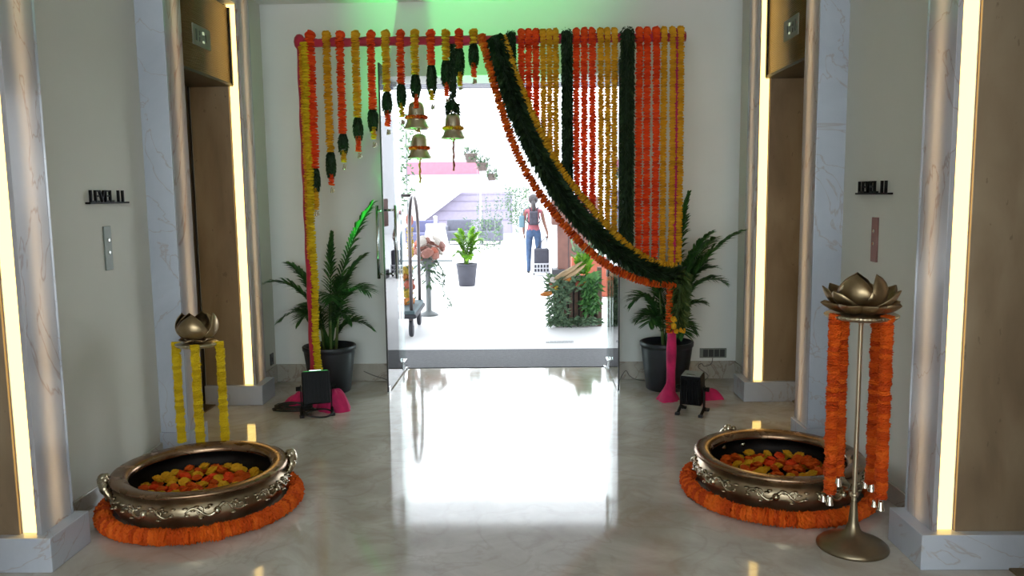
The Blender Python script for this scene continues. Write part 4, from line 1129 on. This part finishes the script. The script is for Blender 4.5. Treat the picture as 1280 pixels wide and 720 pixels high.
RD = [(.15, .105), (.125, .09), (.135, .09), (.13, .085), (.07, .06), (.045, .045), (.075, .085), (.072, .085),
      (.085, .09), (.058, .06), (.040, .042), (.035, .035), (.085, .09), (.058, .06), (.040, .042), (.035, .035),
      (.048, .048), (.036, .036), (.028, .028), (.026, .018), (.048, .048), (.036, .036), (.028, .028), (.026, .018)]
bm_ = skin_mesh('body', V, E_, RD)
body = bpy.data.objects.new('body', bm_); C.objects.link(body); body.parent = pw
bm_.materials.clear()
for n_ in ('skin', 'top_pink', 'jeans', 'shoe_dark'): bm_.materials.append(M(n_))
for p in bm_.polygons:
    c = p.center
    if c.z < 0.075: p.material_index = 3
    elif c.z < 0.90 and abs(c.x) < 0.185: p.material_index = 2
    elif c.z < 1.335 and abs(c.x) < 0.165: p.material_index = 1
    elif c.z < 0.9 and abs(c.x) < 0.185: p.material_index = 2
    else: p.material_index = 0
# fingers, face and ears, hair
for nm, hx, hy, hz, sg in (('hand', -.195, .13, .80, -1), ('hand', .285, -.10, .79, 1)):
    mb = MB()
    for k in range(4):
        l = (0.07, 0.08, 0.075, 0.06)[k]
        x = hx+(k-1.5)*0.004; y = hy-0.018+k*0.012
        mb.tube([(x, y, hz-0.005), (x-sg*0.006, y, hz-0.02-l*0.5), (x-sg*0.022, y+0.002, hz-0.02-l)], [0.009, 0.008, 0.006], 6)
    mb.tube([(hx, hy-0.02, hz+0.005), (hx-sg*0.012, hy-0.04, hz-0.025), (hx-sg*0.018, hy-0.042, hz-0.05)], [0.010, 0.009, 0.006], 6)
    mb.build('fingers', 'skin', pw, smooth=True)
mb = MB().ball((0, .105, 1.475), 0.014, 8, (0.8, 1.2, 1.3))
for sg in (-1, 1): mb.ball((sg*0.078, 0.015, 1.48), 0.02, 8, (0.4, 0.8, 1.3)); mb.ball((sg*0.03, .092, 1.50), 0.011, 8)
mb.tube([(-0.022, .092, 1.435), (0, .10, 1.433), (0.022, .092, 1.435)], 0.006, 6)
mb.build('face_features', 'skin', pw, smooth=True)
hr = MB().ball((0, -0.025, 1.515), 0.108, 14, (0.95, 1.0, 0.98))
hr.ball((0, -0.09, 1.50), 0.05, 10)
hr.tube([(0, -0.10, 1.50), (0.005, -0.125, 1.42), (0.01, -0.12, 1.30), (0.0, -0.115, 1.20)], [0.035, 0.045, 0.04, 0.012], 10)
hr.build('hair', 'hair_dark', pw, smooth=True)
bp = thing('backpack', 'small dark backpack with straps on the walking person', 'backpack', (0.345, 16.07, 1.0))
MB().box(-0.085, 0.085, -0.07, 0.025, 0.0, 0.28).build('pack_body', 'pack_dark', bp, bevel=0.03)
MB().box(-0.065, 0.065, -0.10, -0.07, 0.02, 0.13).build('front_pocket', 'pack_dark', bp, bevel=0.015)
for sg in (-1, 1):
    MB().tube(spline([(sg*0.06, 0.01, 0.27), (sg*0.08, 0.06, 0.34), (sg*0.09, 0.17, 0.34), (sg*0.10, 0.24, 0.22), (sg*0.13, 0.20, 0.08), (sg*0.08, 0.02, 0.02)], 5), 0.014, 6).build('strap', 'pack_dark', bp, smooth=True)
sb = thing('shoulder_bag', 'pale blue shoulder bag at the left hip of the walking person', 'bag', (0.105, 16.2, 0.95))
MB().box(-0.055, 0.055, -0.10, 0.10, 0.0, 0.24).build('bag_body', 'pack_blue', sb, bevel=0.025)
MB().tube(spline([(0, -0.06, 0.24), (0.05, -0.04, 0.36), (0.10, 0.0, 0.385), (0.05, 0.05, 0.36), (0, 0.06, 0.24)], 5), 0.010, 6).build('strap', 'pack_blue', sb, smooth=True)
tc_ = thing('trolley_bag', 'dark trolley bag with a white crate on the lower half', 'trolley bag', (0.49, 15.95, 0))
MB().box(-0.15, 0.15, -0.10, 0.10, 0.24, 0.54).build('bag_body', 'case_dark', tc_, bevel=0.03)
cr = MB().box(-0.16, 0.16, -0.11, 0.11, 0.05, 0.08).box(-0.16, 0.16, -0.11, 0.11, 0.22, 0.25)
for k in range(6): cr.box(-0.16+k*0.06, -0.14+k*0.06, -0.115, -0.10, 0.08, 0.22)
cr.box(-0.16, 0.16, -0.112, -0.10, 0.14, 0.16)
cr.build('crate_grille', 'case_white', tc_)
MB().box(-0.15, 0.15, -0.09, 0.10, 0.08, 0.22).build('crate_inside', 'case_dark', tc_)
for x in (-0.15, 0.15):
    wl = MB().lathe([(0.008, -0.018), (0.045, -0.018), (0.05, 0), (0.045, 0.018), (0.008, 0.018)], 16, caps=True).build('wheel', 'rubber', tc_, smooth=True)
    wl.rotation_euler = (0, PI/2, 0); wl.location = (x, 0.06, 0.05)
MB().tube([(-0.10, 0.10, 0.50), (0.02, 0.13, 0.68), (0.115, 0.14, 0.76)], 0.009, 6).tube([(0.10, 0.10, 0.50), (0.115, 0.14, 0.76)], 0.009, 6).tube([(0.08, 0.14, 0.765), (0.15, 0.14, 0.765)], 0.011, 6).build('pull_handle', 'case_dark', tc_, smooth=True)

# ------------------------------------------------------------------ far courtyard
bd = thing('far_building', 'pale lavender wall with slanted white roof far behind the tables', 'building', (0, 34, 0))
MB().box(-4.4, -0.4, 0, 0.4, -0.004, 1.75).build('lower_wall', 'wall_lavender', bd)
for z in (0.55, 0.95, 1.35, 1.62): MB().box(-4.4, -0.4, -0.015, 0.0, z, z+0.035).build('wall_groove', 'wall_line', bd)
mb = MB(); mb.add([(-5.2, -0.5, 0.35), (-4.4, -0.5, 0.35), (-2.5, -0.5, 1.75), (-2.5, -0.5, 2.1), (-5.2, -0.5, 2.1),
                   (-5.2, -0.2, 0.35), (-4.4, -0.2, 0.35), (-2.5, -0.2, 1.75), (-2.5, -0.2, 2.1), (-5.2, -0.2, 2.1)],
                  [(0, 1, 2, 3, 4), (9, 8, 7, 6, 5), (0, 5, 6, 1), (1, 6, 7, 2), (2, 7, 8, 3), (3, 8, 9, 4), (4, 9, 5, 0)])
mb.build('slanted_screen', 'building_white', bd)
MB().box(-6, 6, 0.4, 4, -0.004, 5.0).build('upper_storey', 'building_white', bd)
bn = thing('pink_banner', 'long pink banner strung high across the far courtyard', 'banner', (-2.85, 29.6, 2.40))
MB().box(-1.35, 1.35, -0.02, 0.02, 0, 0.44).build('cloth', 'banner_pink', bn)
MB().box(-1.40, 1.40, -0.035, 0.035, -0.03, 0.0).build('bottom_rail', 'wall_line', bn)
for x in (-1.36, 1.36): MB().tube([(x, 0, -2.40), (x, 0, 0.48)], 0.03, 8).build('support_pole', 'building_white', bn)
# hanging planters
for i, (x, z, y, r) in enumerate(((-1.02, 2.33, 18.0, 0.16), (-0.80, 2.16, 18.6, 0.15), (-0.62, 1.95, 19.2, 0.13))):
    hp = thing('hanging_planter', ('highest', 'middle', 'lowest')[i]+' of the three hanging planters in the courtyard', 'planter', (x, y, z), 0, 'hanging planters')
    MB().lathe([(0.001, 0), (r*0.62, 0), (r*0.95, r*1.2), (r, r*1.25), (r*0.85, r*1.25), (0.001, r)], 16).build('basket', 'basket_brown', hp, smooth=True)
    lm = MB()
    for k in range(150): lm.leafblade((R_(-r, r), R_(-r, r), r*R_(0.4, 2.0)), (R_(-1, 1), R_(-1, 1), R_(-.9, .9)), (0, 0, 1), R_(.06, .13), 0.045)
    stuff(lm.build('foliage', 'leaf_far', hp))
    mb = MB()
    for a in (0, 2.1, 4.2): mb.tube([(r*math.cos(a), r*math.sin(a), r*1.2), (0, 0, r*4), ], 0.006, 5)
    mb.tube([(0, 0, r*4), (0, 0, 6.0-z)], 0.006, 5)
    mb.build('hanging_wire', 'string_grey', hp)
# thin hanging strings, behind the planters
for i in range(11):
    x = -1.25+i*0.12+R_(-.03, .03); y = 24+R_(-.4, .4)
    z0 = R_(0.35, 1.0)
    s_ = thing('hanging_string', 'thin grey string of leaves hanging in the far courtyard beside the planters', 'hanging string', (x, y, z0), 0, 'thin strings in the far courtyard')
    L_ = R_(0.7, 1.2)
    MB().tube([(0, 0, 0), (0, 0, 6.0-z0)], 0.005, 4).build('thread', 'string_grey', s_)
    lm = MB()
    for k in range(36): lm.leafblade((R_(-.01, .01), 0, R_(0, L_)), (R_(-1, 1), R_(-1, 1), R_(-.8, .2)), (0, -1, 0), 0.06, 0.03)
    stuff(lm.build('leaflets', 'leaf_far', s_))
# overhead trellis the strings and planters hang from
pg = thing('pergola', 'white overhead pergola far in the courtyard', 'pergola', (0, 0, 0))
for y in (18.0, 18.6, 19.2, 24.0): MB().box(-4.5, 4.5, y-0.05, y+0.05, 6.0, 6.14).build('beam', 'building_white', pg)
for x in (-4.4, 4.4):
    MB().box(x-0.08, x+0.08, 17.7, 24.4, 6.14, 6.26).build('rail', 'building_white', pg)
    for y in (17.9, 24.2): MB().box(x-0.08, x+0.08, y-0.08, y+0.08, -0.004, 6.14).build('post', 'building_white', pg)
# lounge seats and draped table
def lounge(name, label, x, y, mat, w_=0.75, rz=0.0):
    t = thing(name, label, 'armchair', (x, y, 0), rz)
    MB().box(-w_/2, w_/2, -0.35, 0.35, 0.12, 0.44).build('seat', mat, t, bevel=0.04)
    MB().box(-w_/2, w_/2, 0.25, 0.42, 0.30, 0.82).build('backrest', mat, t, bevel=0.04)
    for sg in (-1, 1):
        MB().box(sg*w_/2-0.06, sg*w_/2+0.06, -0.35, 0.40, 0.12, 0.62).build('armrest', mat, t, bevel=0.04)
        for yy in (-0.28, 0.30): MB().box(sg*w_*0.42-0.02, sg*w_*0.42+0.02, yy-0.02, yy+0.02, 0, 0.12).build('leg', 'ledge_grey', t)
lounge('lounge_chair', 'bluish lounge chair at the left of the white draped table', -3.15, 25.8, 'chair_blue', 0.95)
lounge('lounge_chair', 'grey lounge chair at the right of the white draped table', -2.05, 26.6, 'chair_grey', 0.85)
lounge('lounge_chair', 'dark lounge chair beneath the hanging strings', -0.98, 26.4, 'chair_grey', 0.7)
dt = thing('draped_table', 'round white draped table between the lounge chairs', 'table', (-2.60, 24.6, 0))
mb = MB(); mb.lathe([(0.42, 0.0), (0.36, 0.25), (0.30, 0.60), (0.31, 0.74), (0.28, 0.76), (0.001, 0.76)], 32, jag=lambda k, r, z: 0.06*math.sin(k*2*PI/4)*(0.76-z))
mb.build('tablecloth', 'cloth_white', dt, smooth=True)
MB().lathe([(0.001, 0.76), (0.06, 0.76), (0.05, 0.9), (0.07, 0.98), (0.02, 1.0)], 12).build('white_vase', 'cloth_white', dt, smooth=True)
lg = thing('low_ledge', 'low grey ledge edging a shallow pool in the courtyard', 'ledge', (-2.25, 19.6, 0))
MB().box(-0.75, 0.62, -0.06, 0.06, -0.004, 0.05).build('kerb', 'ledge_grey', lg)
MB().box(-0.80, 0.40, -2.4, -1.3, -0.004, 0.003).build('water', 'pool_blue', lg)
# washed-out shrubs and leafy screens
def shrub(name, label, x, y, w_, h_, n, z0=0.0, cat='shrub', mat='leaf_far', ln=(.06, .12)):
    t = thing(name, label, cat, (x, y, 0))
    lm = MB()
    for k in range(n): lm.leafblade((R_(-w_/2, w_/2), R_(-.15, .15), R_(z0, h_)), (R_(-1, 1), R_(-1, .3), R_(-1, .6)), (R_(-.5, .5), -1, R_(-.5, .5)), R_(*ln), 0.04)
    stuff(lm.build('foliage', mat, t))
    mb = MB()
    for k in range(4): mb.tube([((k-1.5)*w_/5, 0, 0), ((k-1.5)*w_/4.5, 0, h_*0.95)], 0.012, 5)
    mb.build('stems', 'ledge_grey', t)
    return t
shrub('leafy_screen', 'sparse leafy screen standing right behind the walking person', -0.05, 25.0, 0.75, 1.85, 420, 0.7)
shrub('climbing_plant', 'sparse climbing plant beyond the left door above the luggage cart', -2.05, 14.0, 0.55, 3.0, 380, 1.4)
shrub('low_shrub', 'white-green low shrub behind the small outdoor palm', -1.05, 23.0, 1.0, 0.95, 260, 0.1)
